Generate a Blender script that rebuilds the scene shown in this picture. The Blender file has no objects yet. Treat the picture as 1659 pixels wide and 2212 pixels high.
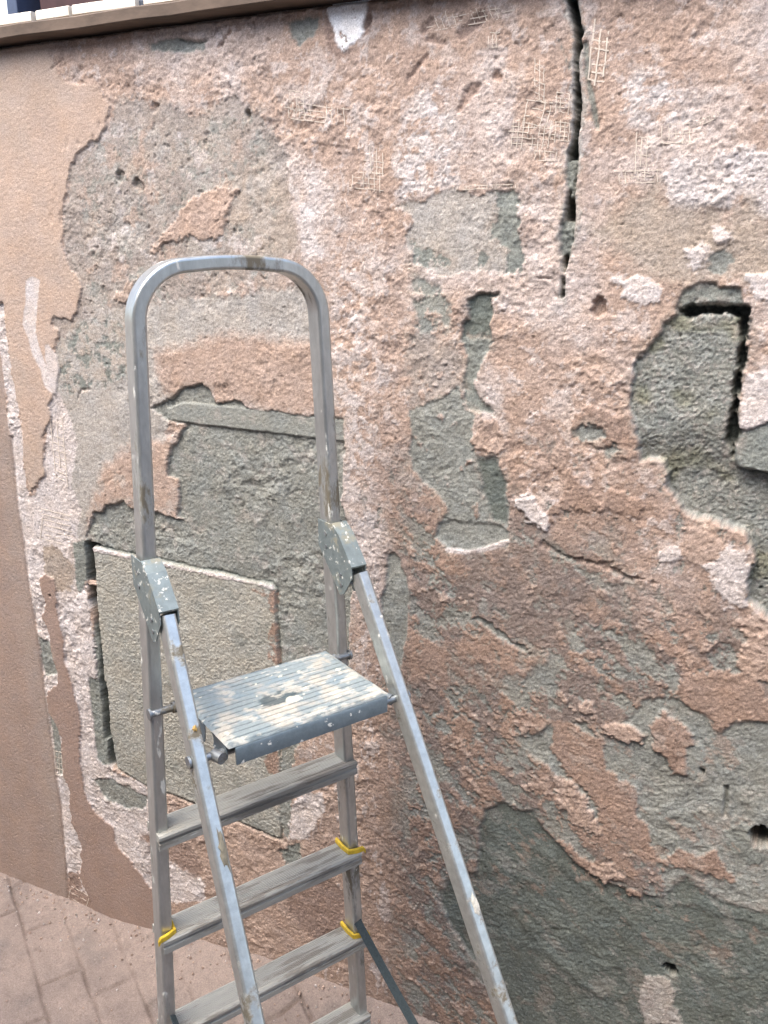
import bpy, bmesh, math, random
import numpy as np
from mathutils import Vector, Matrix
random.seed(4); rng = np.random.default_rng(4)
SC = bpy.context.scene
COL = SC.collection

# ------------------------------------------------------------------ camera
F = 1840.0; CX, CY = 829.5, 1106.0          # focal length / centre in survey pixels (1659 x 2212)
H = 1.728                                   # eye height
_vp = np.array([880 - CX, 7600 - CY])       # vertical vanishing point
_dn = np.array([_vp[0], _vp[1], F]); _dn /= np.linalg.norm(_dn)
_fw = np.array([0, 0, 1.0]) - _dn * _dn[2]; _fw /= np.linalg.norm(_fw)
_rt = np.cross(_dn, _fw)
R = np.stack([_rt, _fw, -_dn])
CAM = np.array([0, 0, H])
def ray(p): return R @ np.array([p[0] - CX, p[1] - CY, F])
cd = bpy.data.cameras.new('camera'); cam = bpy.data.objects.new('camera', cd); COL.objects.link(cam)
m = Matrix.Identity(4)
for i, v in enumerate((R @ [1, 0, 0], R @ [0, -1, 0], R @ [0, 0, -1])):
    for j in range(3): m[j][i] = v[j]
m.translation = Vector(CAM)
cam.matrix_world = m
cd.sensor_fit = 'VERTICAL'; cd.sensor_height = 24; cd.lens = F / 2212 * 24
cd.clip_start = .02; cd.clip_end = 500
SC.camera = cam

# ------------------------------------------------------------------ light
SUN_EL, SUN_AZ = 62.0, 226.0                # degrees; azimuth clockwise from +Y
w = bpy.data.worlds.new('World'); SC.world = w; w.use_nodes = True
nt = w.node_tree; bg = nt.nodes['Background']
sk = nt.nodes.new('ShaderNodeTexSky'); sk.sky_type = 'NISHITA'; sk.sun_disc = False
sk.sun_elevation = math.radians(SUN_EL); sk.sun_rotation = math.radians(SUN_AZ)
sk.air_density = 1.0; sk.dust_density = 4.0; sk.ozone_density = 1.0
nt.links.new(sk.outputs[0], bg.inputs[0]); bg.inputs[1].default_value = .15
sl = bpy.data.lights.new('sun', 'SUN'); sl.energy = .85; sl.angle = math.radians(55); sl.color = (1, .985, .95)
so = bpy.data.objects.new('sun', sl); COL.objects.link(so)
_az = math.radians(SUN_AZ); _el = math.radians(SUN_EL)
sdir = Vector((math.sin(_az) * math.cos(_el), math.cos(_az) * math.cos(_el), math.sin(_el)))
so.rotation_euler = sdir.to_track_quat('Z', 'Y').to_euler()
SC.view_settings.view_transform = 'Standard'; SC.view_settings.look = 'None'
SC.view_settings.gamma = 1; SC.view_settings.exposure = 2.05
SC.cycles.max_bounces = 6

# ------------------------------------------------------------------ helpers
def lin(r, g, b):
    c = np.array([r, g, b]) / 255.0
    return np.where(c <= .04045, c / 12.92, ((c + .055) / 1.055) ** 2.4)
def tag(o, label=None, cat=None, group=None, kind=None):
    for k, v in (('label', label), ('category', cat), ('group', group), ('kind', kind)):
        if v: o[k] = v
    return o
def mk(name, verts, faces, mat=None, parent=None, smooth=True, col=None):
    me = bpy.data.meshes.new(name)
    verts = np.asarray(verts, dtype=np.float32)
    if isinstance(faces, np.ndarray):
        me.vertices.add(len(verts)); me.vertices.foreach_set('co', verts.ravel())
        n, k = faces.shape
        me.loops.add(n * k); me.loops.foreach_set('vertex_index', faces.astype(np.int32).ravel())
        me.polygons.add(n); me.polygons.foreach_set('loop_start', np.arange(0, n * k, k, dtype=np.int32))
        me.update(calc_edges=True)
    else:
        me.from_pydata([tuple(map(float, v)) for v in verts], [], faces)
    me.polygons.foreach_set('use_smooth', np.full(len(me.polygons), smooth))
    if col is not None:
        a = me.color_attributes.new('tint', 'FLOAT_COLOR', 'POINT')
        c = np.ones((len(verts), 4), dtype=np.float32); c[:, :3] = col
        a.data.foreach_set('color', c.ravel())
    me.update()
    o = bpy.data.objects.new(name, me); COL.objects.link(o)
    if mat: me.materials.append(mat)
    if parent: o.parent = parent
    return o
class MB:
    def __init__(s): s.v = []; s.f = []
    def add(s, v, f):
        b = len(s.v); s.v += [tuple(map(float, p)) for p in v]; s.f += [tuple(b + i for i in q) for q in f]; return s
    def box(s, lo, hi, bev=.0):
        x0, y0, z0 = lo; x1, y1, z1 = hi
        if bev <= 0:
            v = [(x, y, z) for z in (z0, z1) for y in (y0, y1) for x in (x0, x1)]
            return s.add(v, [(0, 2, 3, 1), (4, 5, 7, 6), (0, 1, 5, 4), (2, 6, 7, 3), (0, 4, 6, 2), (1, 3, 7, 5)])
        bm = bmesh.new(); bmesh.ops.create_cube(bm, size=1)
        for q in bm.verts:
            q.co = Vector(((x0 + x1) / 2 + q.co.x * (x1 - x0), (y0 + y1) / 2 + q.co.y * (y1 - y0), (z0 + z1) / 2 + q.co.z * (z1 - z0)))
        bmesh.ops.bevel(bm, geom=bm.edges[:], offset=bev, segments=2, affect='EDGES', profile=.5)
        bm.verts.index_update()
        s.add([q.co for q in bm.verts], [[q.index for q in f.verts] for f in bm.faces]); bm.free(); return s
    def sweep(s, pts, A, B, sec, caps=True):
        """sec: list of (a,b) section points, A/B: per-point axis vectors"""
        n = len(sec); v = []
        for p, a, b in zip(pts, A, B):
            p = np.asarray(p, float); a = np.asarray(a, float); b = np.asarray(b, float)
            v += [p + a * q[0] + b * q[1] for q in sec]
        f = []
        for i in range(len(pts) - 1):
            for j in range(n):
                k = (j + 1) % n
                f.append((i * n + j, i * n + k, (i + 1) * n + k, (i + 1) * n + j))
        if caps:
            f.append(tuple(range(n - 1, -1, -1))); f.append(tuple((len(pts) - 1) * n + j for j in range(n)))
        return s.add(v, f)
    def tube(s, p, q, r, n=14):
        p = Vector(p); q = Vector(q); d = (q - p).normalized(); a = d.orthogonal().normalized(); b = d.cross(a)
        sec = [(r * math.cos(2 * math.pi * i / n), r * math.sin(2 * math.pi * i / n)) for i in range(n)]
        return s.sweep([p, q], [a, a], [b, b], sec)
    def build(s, name, mat=None, parent=None, smooth=False, angle=None):
        o = mk(name, s.v, s.f, mat, parent, smooth)
        bm = bmesh.new(); bm.from_mesh(o.data); bmesh.ops.recalc_face_normals(bm, faces=bm.faces)
        if angle:
            for f in bm.faces: f.smooth = True
            for e in bm.edges:
                if len(e.link_faces) == 2 and e.calc_face_angle(0) > math.radians(angle): e.smooth = False
        bm.to_mesh(o.data); bm.free(); return o
def rrect(a, b, r, n=4):
    out = []
    e = min(a, b) * .04
    for cx, cy, s in ((a / 2 - r, b / 2 - r, 0), (-a / 2 + r, b / 2 - r, 90), (-a / 2 + r, -b / 2 + r, 180), (a / 2 - r, -b / 2 + r, 270)):
        c0, s0 = math.cos(math.radians(s)), math.sin(math.radians(s)); c1, s1 = math.cos(math.radians(s + 90)), math.sin(math.radians(s + 90))
        out.append((cx + r * c0 - e * c1, cy + r * s0 - e * s1))
        for i in range(n + 1):
            t = math.radians(s + 90 * i / n); out.append((cx + r * math.cos(t), cy + r * math.sin(t)))
        out.append((cx + r * c1 - e * c0, cy + r * s1 - e * s0))
    return out

# ---- lattice noises (numpy)
def _h(ix, iy, seed):
    with np.errstate(over='ignore'):
        x = ix.astype(np.uint32) * np.uint32(374761393) + iy.astype(np.uint32) * np.uint32(668265263) + np.uint32((seed * 2246822519) & 0xffffffff)
        x = (x ^ (x >> np.uint32(13))) * np.uint32(1274126177); x ^= x >> np.uint32(16)
        x = x * np.uint32(2654435761); x ^= x >> np.uint32(15)
    return x
def gn(x, y, seed=0):
    """gradient noise, about -1..1"""
    fx = np.floor(x); fy = np.floor(y); ix = fx.astype(np.int64); iy = fy.astype(np.int64)
    tx = (x - fx).astype(np.float32); ty = (y - fy).astype(np.float32)
    sx = tx * tx * tx * (tx * (tx * 6 - 15) + 10); sy = ty * ty * ty * (ty * (ty * 6 - 15) + 10)
    def g(a, b):
        ang = _h(ix + a, iy + b, seed).astype(np.float32) * np.float32(2 * math.pi / 4294967296.0)
        return np.cos(ang) * (tx - a) + np.sin(ang) * (ty - b)
    n0 = g(0, 0); n1 = g(1, 0); n2 = g(0, 1); n3 = g(1, 1)
    a = n0 + (n1 - n0) * sx; b = n2 + (n3 - n2) * sx
    return (a + (b - a) * sy) * 1.45
def fbm(x, y, sc, seed=0, oct=4, gain=.5):
    s = 0; a = 1; t = 0
    for o in range(oct):
        s = s + a * gn(x / sc, y / sc, seed + o * 17); t += a; a *= gain; sc = sc / 2.03
    return s / t * 1.35
def ridged(x, y, sc, seed=0, oct=3):
    s = 0; a = 1; t = 0
    for o in range(oct):
        s = s + a * (1 - 2 * np.abs(gn(x / sc, y / sc, seed + o * 19))); t += a; a *= .5; sc /= 2.1
    return s / t
def cells(x, y, sc, seed=0):
    """F1 distance, F2-F1 and a random value per cell"""
    x = x / sc; y = y / sc
    fx = np.floor(x); fy = np.floor(y); ix = fx.astype(np.int64); iy = fy.astype(np.int64)
    d1 = np.full(x.shape, 9., np.float32); d2 = d1.copy(); rv = np.zeros(x.shape, np.float32); gx = rv.copy(); gy = rv.copy()
    for a in (-1, 0, 1):
        for b in (-1, 0, 1):
            hh = _h(ix + a, iy + b, seed)
            px = a + (hh & np.uint32(0xffff)).astype(np.float32) / 65536 - (x - fx)
            py = b + (hh >> np.uint32(16)).astype(np.float32) / 65536 - (y - fy)
            d = (px * px + py * py).astype(np.float32); nn = d < d1
            d2 = np.where(nn, d1, np.minimum(d2, d)); d1 = np.where(nn, d, d1)
            rv = np.where(nn, (hh % np.uint32(1009)).astype(np.float32) / 1009, rv)
            gx = np.where(nn, -px, gx); gy = np.where(nn, -py, gy)
    d1 = np.sqrt(d1); d2 = np.sqrt(d2)
    return d1, d2 - d1, rv, gx, gy
def sst(a, b, x):
    t = np.clip((x - a) / (b - a), 0, 1); return t * t * (3 - 2 * t)
def sdf(poly, U, V):
    """signed distance, negative inside"""
    P = np.asarray(poly, np.float32); Q = np.roll(P, -1, 0)
    best = np.full(U.shape, 1e9, np.float32); ins = np.zeros(U.shape, bool)
    for (ax, ay), (bx, by) in zip(P, Q):
        ex, ey = bx - ax, by - ay; L = ex * ex + ey * ey + 1e-12
        t = np.clip(((U - ax) * ex + (V - ay) * ey) / L, 0, 1)
        d = (U - ax - t * ex) ** 2 + (V - ay - t * ey) ** 2
        best = np.minimum(best, d)
        if ay != by:
            c = (ay > V) != (by > V)
            ins ^= c & (U < (V - ay) / (by - ay) * ex + ax)
    d = np.sqrt(best); return np.where(ins, -d, d)
def sdline(poly, U, V):
    best = np.full(U.shape, 1e9, np.float32)
    for (ax, ay), (bx, by) in zip(poly[:-1], poly[1:]):
        ex, ey = bx - ax, by - ay; L = ex * ex + ey * ey + 1e-12
        t = np.clip(((U - ax) * ex + (V - ay) * ey) / L, 0, 1)
        best = np.minimum(best, (U - ax - t * ex) ** 2 + (V - ay - t * ey) ** 2)
    return np.sqrt(best)

# ---- the wall's plane
_a = math.radians(-25.411); WD = np.array([math.cos(_a), math.sin(_a), 0]); WN = np.array([-math.sin(_a), math.cos(_a), 0])  # along, into the wall
WDIST = 1.4505
def wall_uv(p, out=0.0):
    r = ray(p); r = r * ((WDIST - out) / (WN @ r)); return float(WD @ r), float(r[2] + H)
def wall_pt(u, z, out=0.0): return WD * u + WN * (WDIST - out) + np.array([0, 0, z])
def crop(x0, y0, x1, wpx):
    k = (x1 - x0) / wpx * 1659 / 3024
    return lambda x, y: (x0 * 1659 / 3024 + x * k, y0 * 1659 / 3024 + y * k)
D0 = lambda x, y: (x, y)
Q1 = crop(0, 0, 1512, 1659); Q2 = crop(1512, 0, 3024, 1659); Q3 = crop(0, 1344, 1512, 1659); Q4 = crop(1512, 1344, 3024, 1659)
Q5 = crop(0, 2688, 1512, 1659); Q6 = crop(1512, 2688, 3024, 1659)
CA = crop(0, 1150, 600, 1561); CB = crop(0, 2000, 600, 1475); CC = crop(0, 2600, 800, 1236); CD = crop(2400, 1100, 3024, 1255); CE = crop(1400, 1700, 2100, 1548)
CF = crop(2150, 0, 2550, 737); CG = crop(1300, 3000, 2000, 1500)
def W(c, *pts):
    """survey points -> wall plane (u, z)"""
    return [wall_uv(c(pts[i], pts[i + 1])) for i in range(0, len(pts), 2)]

# ------------------------------------------------------------------ materials
def nmat(name):
    mt = bpy.data.materials.new(name); mt.use_nodes = True
    n = mt.node_tree.nodes; return mt, n, mt.node_tree.links, n['Principled BSDF']
def masonry(name, bump=.45, scale=420, rough=.93, amt=.34):
    mt, n, l, p = nmat(name)
    at = n.new('ShaderNodeAttribute'); at.attribute_name = 'tint'
    tc = n.new('ShaderNodeTexCoord')
    t1 = n.new('ShaderNodeTexNoise'); t1.inputs['Scale'].default_value = scale; t1.inputs['Detail'].default_value = 4; t1.inputs['Roughness'].default_value = .7
    t2 = n.new('ShaderNodeTexNoise'); t2.inputs['Scale'].default_value = scale * .28; t2.inputs['Detail'].default_value = 5; t2.inputs['Roughness'].default_value = .65
    l.new(tc.outputs['Object'], t1.inputs['Vector']); l.new(tc.outputs['Object'], t2.inputs['Vector'])
    mr = n.new('ShaderNodeMapRange'); mr.inputs[1].default_value = .3; mr.inputs[2].default_value = .7
    mr.inputs[3].default_value = 1 - amt; mr.inputs[4].default_value = 1 + amt
    l.new(t1.outputs['Fac'], mr.inputs[0])
    mu = n.new('ShaderNodeVectorMath'); mu.operation = 'SCALE'
    l.new(at.outputs['Color'], mu.inputs[0]); l.new(mr.outputs[0], mu.inputs['Scale'])
    l.new(mu.outputs[0], p.inputs['Base Color'])
    ad = n.new('ShaderNodeMath'); ad.operation = 'ADD'
    l.new(t1.outputs['Fac'], ad.inputs[0]); l.new(t2.outputs['Fac'], ad.inputs[1])
    b = n.new('ShaderNodeBump'); b.inputs['Strength'].default_value = bump; b.inputs['Distance'].default_value = .004
    l.new(ad.outputs[0], b.inputs['Height']); l.new(b.outputs[0], p.inputs['Normal'])
    p.inputs['Roughness'].default_value = rough; p.inputs['Specular IOR Level'].default_value = .2
    return mt
def metal(name, base=(.50, .52, .54), metallic=.85, rough=.4, grime=.46, grime_col=(.16, .14, .10), splash=.64, splash_col=(.62, .62, .57), stretch=(1, 1, 1), gs=14, ss=48):
    mt, n, l, p = nmat(name)
    tc = n.new('ShaderNodeTexCoord'); mp = n.new('ShaderNodeMapping'); l.new(tc.outputs['Object'], mp.inputs['Vector']); mp.inputs['Scale'].default_value = stretch
    def noise(s, d, ro):
        t = n.new('ShaderNodeTexNoise'); t.inputs['Scale'].default_value = s; t.inputs['Detail'].default_value = d; t.inputs['Roughness'].default_value = ro
        l.new(mp.outputs[0], t.inputs['Vector']); return t
    def ramp(t, a, b):
        r = n.new('ShaderNodeMapRange'); r.inputs[1].default_value = a; r.inputs[2].default_value = b; l.new(t.outputs['Fac'], r.inputs[0]); return r
    def mix(f, a, b):
        x = n.new('ShaderNodeMix'); x.data_type = 'RGBA'
        l.new(f.outputs[0], x.inputs[0])
        for k, v in ((6, a), (7, b)):
            if isinstance(v, tuple): x.inputs[k].default_value = (*v, 1)
            else: l.new(v.outputs[2], x.inputs[k])
        return x
    v = ramp(noise(55, 6, .7), .3, .7)
    c0 = mix(v, tuple(x * .8 for x in base), tuple(min(1, x * 1.15) for x in base))
    g = ramp(noise(gs, 8, .68), 1 - grime, 1 - grime + .07)
    c1 = mix(g, c0, grime_col)
    s = ramp(noise(ss, 5, .6), splash, splash + .03)
    c2 = mix(s, c1, splash_col)
    l.new(c2.outputs[2], p.inputs['Base Color'])
    mx = n.new('ShaderNodeMath'); mx.operation = 'MAXIMUM'; l.new(g.outputs[0], mx.inputs[0]); l.new(s.outputs[0], mx.inputs[1])
    me = n.new('ShaderNodeMapRange'); me.inputs[3].default_value = metallic; me.inputs[4].default_value = 0; l.new(mx.outputs[0], me.inputs[0]); l.new(me.outputs[0], p.inputs['Metallic'])
    ro = n.new('ShaderNodeMapRange'); ro.inputs[3].default_value = rough; ro.inputs[4].default_value = .85; l.new(mx.outputs[0], ro.inputs[0]); l.new(ro.outputs[0], p.inputs['Roughness'])
    b = n.new('ShaderNodeBump'); b.inputs['Strength'].default_value = .12; b.inputs['Distance'].default_value = .002
    ad = n.new('ShaderNodeMath'); ad.operation = 'ADD'; l.new(mx.outputs[0], ad.inputs[0]); l.new(v.outputs[0], ad.inputs[1]); l.new(ad.outputs[0], b.inputs['Height']); l.new(b.outputs[0], p.inputs['Normal'])
    return mt
def plain(name, c, rough=.6, var=.15, scale=30, bump=.1, stretch=(1, 1, 1)):
    mt, n, l, p = nmat(name)
    tc = n.new('ShaderNodeTexCoord'); mp = n.new('ShaderNodeMapping'); mp.inputs['Scale'].default_value = stretch; l.new(tc.outputs['Object'], mp.inputs[0])
    t = n.new('ShaderNodeTexNoise'); t.inputs['Scale'].default_value = scale; t.inputs['Detail'].default_value = 6; t.inputs['Roughness'].default_value = .65; l.new(mp.outputs[0], t.inputs['Vector'])
    x = n.new('ShaderNodeMix'); x.data_type = 'RGBA'; x.inputs[6].default_value = (*[v * (1 - var) for v in c], 1); x.inputs[7].default_value = (*[min(1, v * (1 + var)) for v in c], 1)
    r = n.new('ShaderNodeMapRange'); r.inputs[1].default_value = .3; r.inputs[2].default_value = .7; l.new(t.outputs['Fac'], r.inputs[0])
    l.new(r.outputs[0], x.inputs[0]); l.new(x.outputs[2], p.inputs['Base Color'])
    b = n.new('ShaderNodeBump'); b.inputs['Strength'].default_value = bump; b.inputs['Distance'].default_value = .003; l.new(t.outputs['Fac'], b.inputs['Height']); l.new(b.outputs[0], p.inputs['Normal'])
    p.inputs['Roughness'].default_value = rough; return mt
M_wall = masonry('hacked_render')
M_floor = masonry('dusty_paving', bump=.3, scale=300)
M_alu = metal('weathered_aluminium', base=(.47, .49, .475), metallic=.75, rough=.33, grime=.45, stretch=(1, 1, .35))
M_leg = metal('leg_aluminium', base=(.52, .545, .52), metallic=.75, grime=.44, splash=.68, rough=.34)
M_tread = metal('tread_aluminium', base=(.38, .375, .335), metallic=.2, rough=.6, grime=.49, grime_col=(.22, .205, .175), splash=.72, stretch=(.12, 1, 1), gs=60)
M_brk = metal('zinc_bracket', base=(.215, .255, .25), metallic=.45, rough=.55, grime=.44, grime_col=(.26, .25, .19), splash=.60, splash_col=(.55, .56, .51), ss=85)
M_plat = metal('platform_steel', base=(.15, .19, .21), metallic=.35, rough=.5, grime=.30, grime_col=(.33, .32, .27), splash=.63)
M_rod = metal('pivot_steel', base=(.25, .27, .28), metallic=.7, rough=.4, splash=.66)
M_yel = plain('yellow_plastic', (.62, .42, .03), .55, .3, 60, .1)
M_strap = plain('webbing', (.035, .05, .055), .85, .25, 220, .3)
M_mesh = plain('glass_fibre', (.58, .51, .43), .8, .15, 80)
M_wood = plain('weathered_board', (.12, .085, .06), .8, .35, 26, .4, (.12, 1, 1))
M_cream = plain('cream_stone', (.68, .61, .50), .7, .12, 18)
M_gap = plain('dark_mortar', (.07, .085, .11), .85, .25, 30)
M_rub = plain('black_rubber', (.02, .02, .02), .7)
M_navy = plain('navy_frame', (.035, .05, .09), .4)
M_pale = plain('pale_blind', (.62, .68, .74), .5, .05)
M_brown = plain('brown_brick', (.12, .085, .08), .9, .35, 12)
M_splat = plain('old_paint', (.52, .50, .43), .85, .3, 90, .5)
M_ochre = plain('ochre_spot', (.42, .27, .08), .8, .3, 120)
M_grime = plain('dried_mud', (.20, .18, .13), .9, .3, 90, .4)
M_opp = plain('plain_plaster', (.34, .33, .31), .9, .1, 6)
OPP_D, OPP_H = 2.3, 3.5
M_maroon = plain('maroon_curtain', (.05, .022, .022), .9, .3, 8)

# ------------------------------------------------------------------ the hacked wall
TOPZ = wall_uv((250, 55))[1]
fu = np.arange(-2.26, .16, .0023); fz = np.arange(-.03, TOPZ + .0023, .0023)
us = np.concatenate([np.arange(-3.2, -2.26, .02), fu, np.arange(.17, 1.3, .012)])
zs = fz
U, V = np.meshgrid(us, zs); U = U.astype(np.float32); V = V.astype(np.float32)
Uh, Vh = U[::2, ::2], V[::2, ::2]
def up(a):
    """half resolution field -> full grid"""
    b = np.zeros(U.shape, np.float32)
    b[::2, ::2] = a
    n = b[1::2, ::2].shape[0]; lo = a[:n]; hi = a[np.minimum(np.arange(n) + 1, a.shape[0] - 1)]
    b[1::2, ::2] = (lo + hi) / 2
    c = b[:, ::2]; n = b[:, 1::2].shape[1]
    b[:, 1::2] = (c[:, :n] + c[:, np.minimum(np.arange(n) + 1, c.shape[1] - 1)]) / 2
    return b
warpU = U + .010 * fbm(U, V, .06, 3, 3); warpV = V + .010 * fbm(U, V, .06, 8, 3)
edge = .010 * fbm(U, V, .07, 21, 3) + .009 * fbm(U, V, .024, 25, 4, .6) + .003 * gn(U / .007, V / .007, 29)
# chip texture: broken facets, ledges, pits
c1, g1, r1, x1, y1 = cells(warpU, warpV, .034, 5)
c2, g2, r2, x2, y2 = cells(warpU, warpV, .016, 6)
facet = (r1 - .5) * .9 + (np.cos(r1 * 40) * x1 + np.sin(r1 * 40) * y1) * .9 + ((r2 - .5) * .5 + (np.cos(r2 * 50) * x2 + np.sin(r2 * 50) * y2) * .55) * .7
big = fbm(U, V, .16, 31, 3)
led = fbm(warpU, warpV, .05, 37, 4); led = np.floor(led * 4) / 4 + sst(.84, 1, (led * 4) % 1) / 4
chip = (.30 * facet * (.5 + .5 * big) + .75 * led + .38 * fbm(U, V, .014, 41, 4, .6) + .2 * ridged(U, V, .03, 47, 3)) * (.45 + 1.25 * sst(-.25, .4, fbm(U, V, .17, 49, 3)))
sand = rng.normal(0, 1, U.shape).astype(np.float32)
grain = .55 * fbm(U, V, .012, 51, 3, .7) + .35 * gn(U / .0062, V / .0055, 57) + .34 * sand
gouge_r = U * math.cos(.7) + V * math.sin(.7); gouge_t = -U * math.sin(.7) + V * math.cos(.7)
diag_a = U * math.cos(-.66) + V * math.sin(-.66); diag_b = -U * math.sin(-.66) + V * math.cos(-.66)   # runs down to the right
diag = fbm(diag_a / 2.4, diag_b, .05, 61, 5, .66)
diag2 = fbm(diag_a / 2.0, diag_b, .09, 67, 4)
K = .60
C = dict(A=lin(217, 193, 175), L=lin(188, 166, 152), P=lin(210, 185, 168), W=lin(240, 229, 223), O=lin(187, 161, 144), G=lin(162, 166, 158), D=lin(128, 135, 128),
         B=lin(202, 199, 187), M=lin(190, 178, 168), S=lin(204, 197, 188), T=lin(202, 187, 172), N=lin(184, 160, 146), X=lin(255, 255, 255), E=lin(170, 172, 164), R=lin(186, 162, 148), Q=lin(160, 145, 136))
for k in C: C[k] = C[k] * (K if k != 'X' else .82)
col = np.empty(U.shape + (3,), np.float32); col[:] = C['P']
dep = np.full(U.shape, -.008, np.float32); aC = np.full(U.shape, .0062, np.float32); aF = np.full(U.shape, .0012, np.float32)
fray = .007 * fbm(U, V, .014, 33, 4, .75)
skim = fbm(U, V, .03, 35, 5, .72)
def put(wt, c=None, d=None, ac=None, af=None):
    if c is not None: col[:] += (C[c] - col) * wt[..., None]
    for arr, v in ((dep, d), (aC, ac), (aF, af)):
        if v is not None: arr += (v - arr) * wt
def patch(poly, c=None, d=None, ac=None, af=None, soft=.003, rag=1.0, mod=None, bias=0.0, halo=True):
    s = up(sdf(poly, Uh, Vh)) + edge * rag + fray * min(1, max(0, rag - .25) * 1.6) + bias
    wt = 1 - sst(-soft, soft, s)
    if mod is not None: wt = wt * mod
    if halo and c in 'EGDM' and rag >= .4: put((1 - sst(0, .022, s)) * sst(-.05, .12, skim) * .55, 'S' if c == 'M' else 'T' if c != 'D' else 'M')
    put(wt, c, d, ac, af); return s
def groove(poly, width, depth, c=None, rag=.5, soft=.002):
    s = up(sdline(poly, Uh, Vh)) + edge * rag - width / 2
    wt = 1 - sst(-soft, soft, s)
    dep[:] -= depth * wt
    if c: put(wt, c)
    return wt
mott = lambda t, s, sd, k=.04: sst(t, t + k, fbm(U, V, s, sd, 5, .68))
# base drift: rusty below, chalky above
xD = sst(-.95, -.45, U); yD = 1 - sst(.55, 1.35, V)
put(sst(-.80, -.66, U + .03 * big) * (1 - sst(1.25, 1.52, V + .12 * big)) * .75, 'O', -.009, .0045, .0012)
put(mott(.10, .11, 101, .25) * .45 * sst(.7, 1.3, V), 'W')
put(mott(.18, .06, 103, .12) * .35, 'R')
put(sst(-.05, .45, fbm(U, V, .28, 104, 4, .6)) * .5 * sst(.75, 1.1, V), 'W')
put(sst(-.15, .1, skim) * np.exp(-((U + .76 + .03 * big) / .05) ** 2) * sst(.95, 1.15, V) * (1 - sst(1.7, 1.8, V)) * .7, 'W', -.006)
put(mott(.24, .035, 107) * .45 * sst(.6, 1.1, V + .3 * (U < -.7)), 'W', -.005)
put(sst(-.78, -.70, U) * sst(.7, .85, V) * (1 - sst(1.35, 1.5, V)) * sst(.27, .34, fbm(U, V / 1.8, .03, 181, 5, .75)) * .75, 'G', -.013)
put(sst(-.92, -.84, U) * (1 - sst(-.70, -.64, U)) * sst(.22, .28, fbm(U, V / 2.2, .045, 183, 5, .66)) * .55, 'W', -.005, .006)
# --- left smooth render and the old mauve patch
patch(W(Q1, 465, 550, 480, 480, 520, 435, 600, 430, 650, 460, 760, 470, 800, 500, 900, 490, 930, 450, 1000, 420, 1080, 470, 1150, 500, 1200, 600, 1220, 700, 1230, 790, 1260, 900, 1290, 1090, 1000, 1240, 700, 1330, 640, 1475, 240, 1475, 220, 1380, 330, 1350, 260, 1000, 290, 880, 300, 720, 370, 630), 'M', -.010, .0032, .0009)
patch(W(Q1, 1000, 700, 1230, 790, 1290, 1090, 1150, 1110, 1000, 1090, 960, 1010, 1010, 900, 930, 830), 'T', -.009, .002, .0006, soft=.02)
patch(W(Q1, 330, 640, 560, 610, 640, 700, 560, 900, 640, 1000, 480, 1060, 330, 1180, 280, 960), 'M', -.011, .004, .001, soft=.03)
inM = sst(-1.43, -1.38, U) * (1 - sst(-.96, -.87, U)) * sst(1.50, 1.62, V) * (1 - sst(1.99, 2.04, V))
m5 = lambda t, sc, sd, k: sst(t, t + k, fbm(U, V, sc, sd, 5, .6))
put(inM * m5(.0, .11, 132, .25) * .7, 'S'); put(inM * m5(.12, .16, 130, .15) * .55, 'T'); put(inM * m5(.25, .07, 129, .08) * .6, 'E')
put(inM * m5(.24, .09, 128, .06) * .6, 'P', -.009, .0045); put(inM * m5(.28, .07, 127, .10) * .6, 'W'); dep -= .007 * inM * sst(.40, .48, fbm(U, V, .03, 126, 4, .6))
put(mott(.15, .03, 131) * inM * .25, 'S', -.012)
put(mott(.26, .045, 137) * inM * .45, 'G', -.014, .003)
patch(W(Q1, 700, 1000, 800, 890, 900, 810, 1030, 820, 1000, 900, 960, 1010, 900, 1030, 830, 1030, 720, 1060, 640, 1100, 660, 1060), 'P', -.002, .009, .001)
patch(W(Q1, 490, 1290, 540, 1220, 600, 1190, 580, 1260, 540, 1310), 'A', .0, .006)
patch(W(Q1, 1250, 790, 1300, 880, 1380, 890, 1330, 960, 1390, 1100, 1290, 1100, 1280, 900), 'W', -.008, .004)
# pale beige plaster beside and behind the ladder
patch(W(D0, 165, 690, 300, 660, 470, 640, 680, 620, 690, 830, 560, 860, 430, 840, 370, 880, 350, 960, 370, 1050, 380, 1110, 330, 1100, 270, 1080, 190, 1120, 180, 1180, 150, 1150, 120, 1000, 95, 880, 100, 800, 120, 740), 'S', -.010, .0022, .0006, soft=.006)
patch(W(D0, 330, 760, 480, 720, 690, 740, 690, 900, 560, 880, 440, 850, 370, 870, 340, 820), 'P', -.007, .0035, .0008, soft=.02)
patch(W(D0, 220, 1010, 290, 950, 360, 960, 380, 1110, 330, 1100, 270, 1075, 190, 1120, 200, 1060), 'P', -.006, .002, .0006, soft=.015)
patch(W(D0, 150, 700, 280, 680, 280, 800, 230, 830, 130, 860, 115, 800), 'G', -.013, .004, .001, soft=.01, mod=mott(-.02, .03, 141, .3))
A1 = W(D0, -900, 120, 105, 95, 100, 118, 118, 140, 130, 165, 150, 178, 200, 180, 215, 190, 222, 210, 236, 225, 234, 250, 226, 280, 215, 296, 200, 302, 185, 315, 165, 335, 152, 355, 148, 380, 143, 420, 135, 445, 131, 460, 133, 490, 137, 510, 132, 520, 140, 555, 150, 580, 165, 600, 175, 620, 168, 650, 166, 671, 152, 694, 137, 687, 118, 681, 111, 690, 112, 705, 126, 715, 124, 732, 118, 749, 101, 791, 114, 842, 103, 873, 107, 911, 99, 922, 93, 947, 93, 1002, 95, 1027, 82, 1038, 67, 1065, 63, 1074, 50, 1010, 48, 947, 42, 894, 31, 842, 21, 778, 12, 715, 10, 684, 6, 656, -60, 640, -900, 700)
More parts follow.
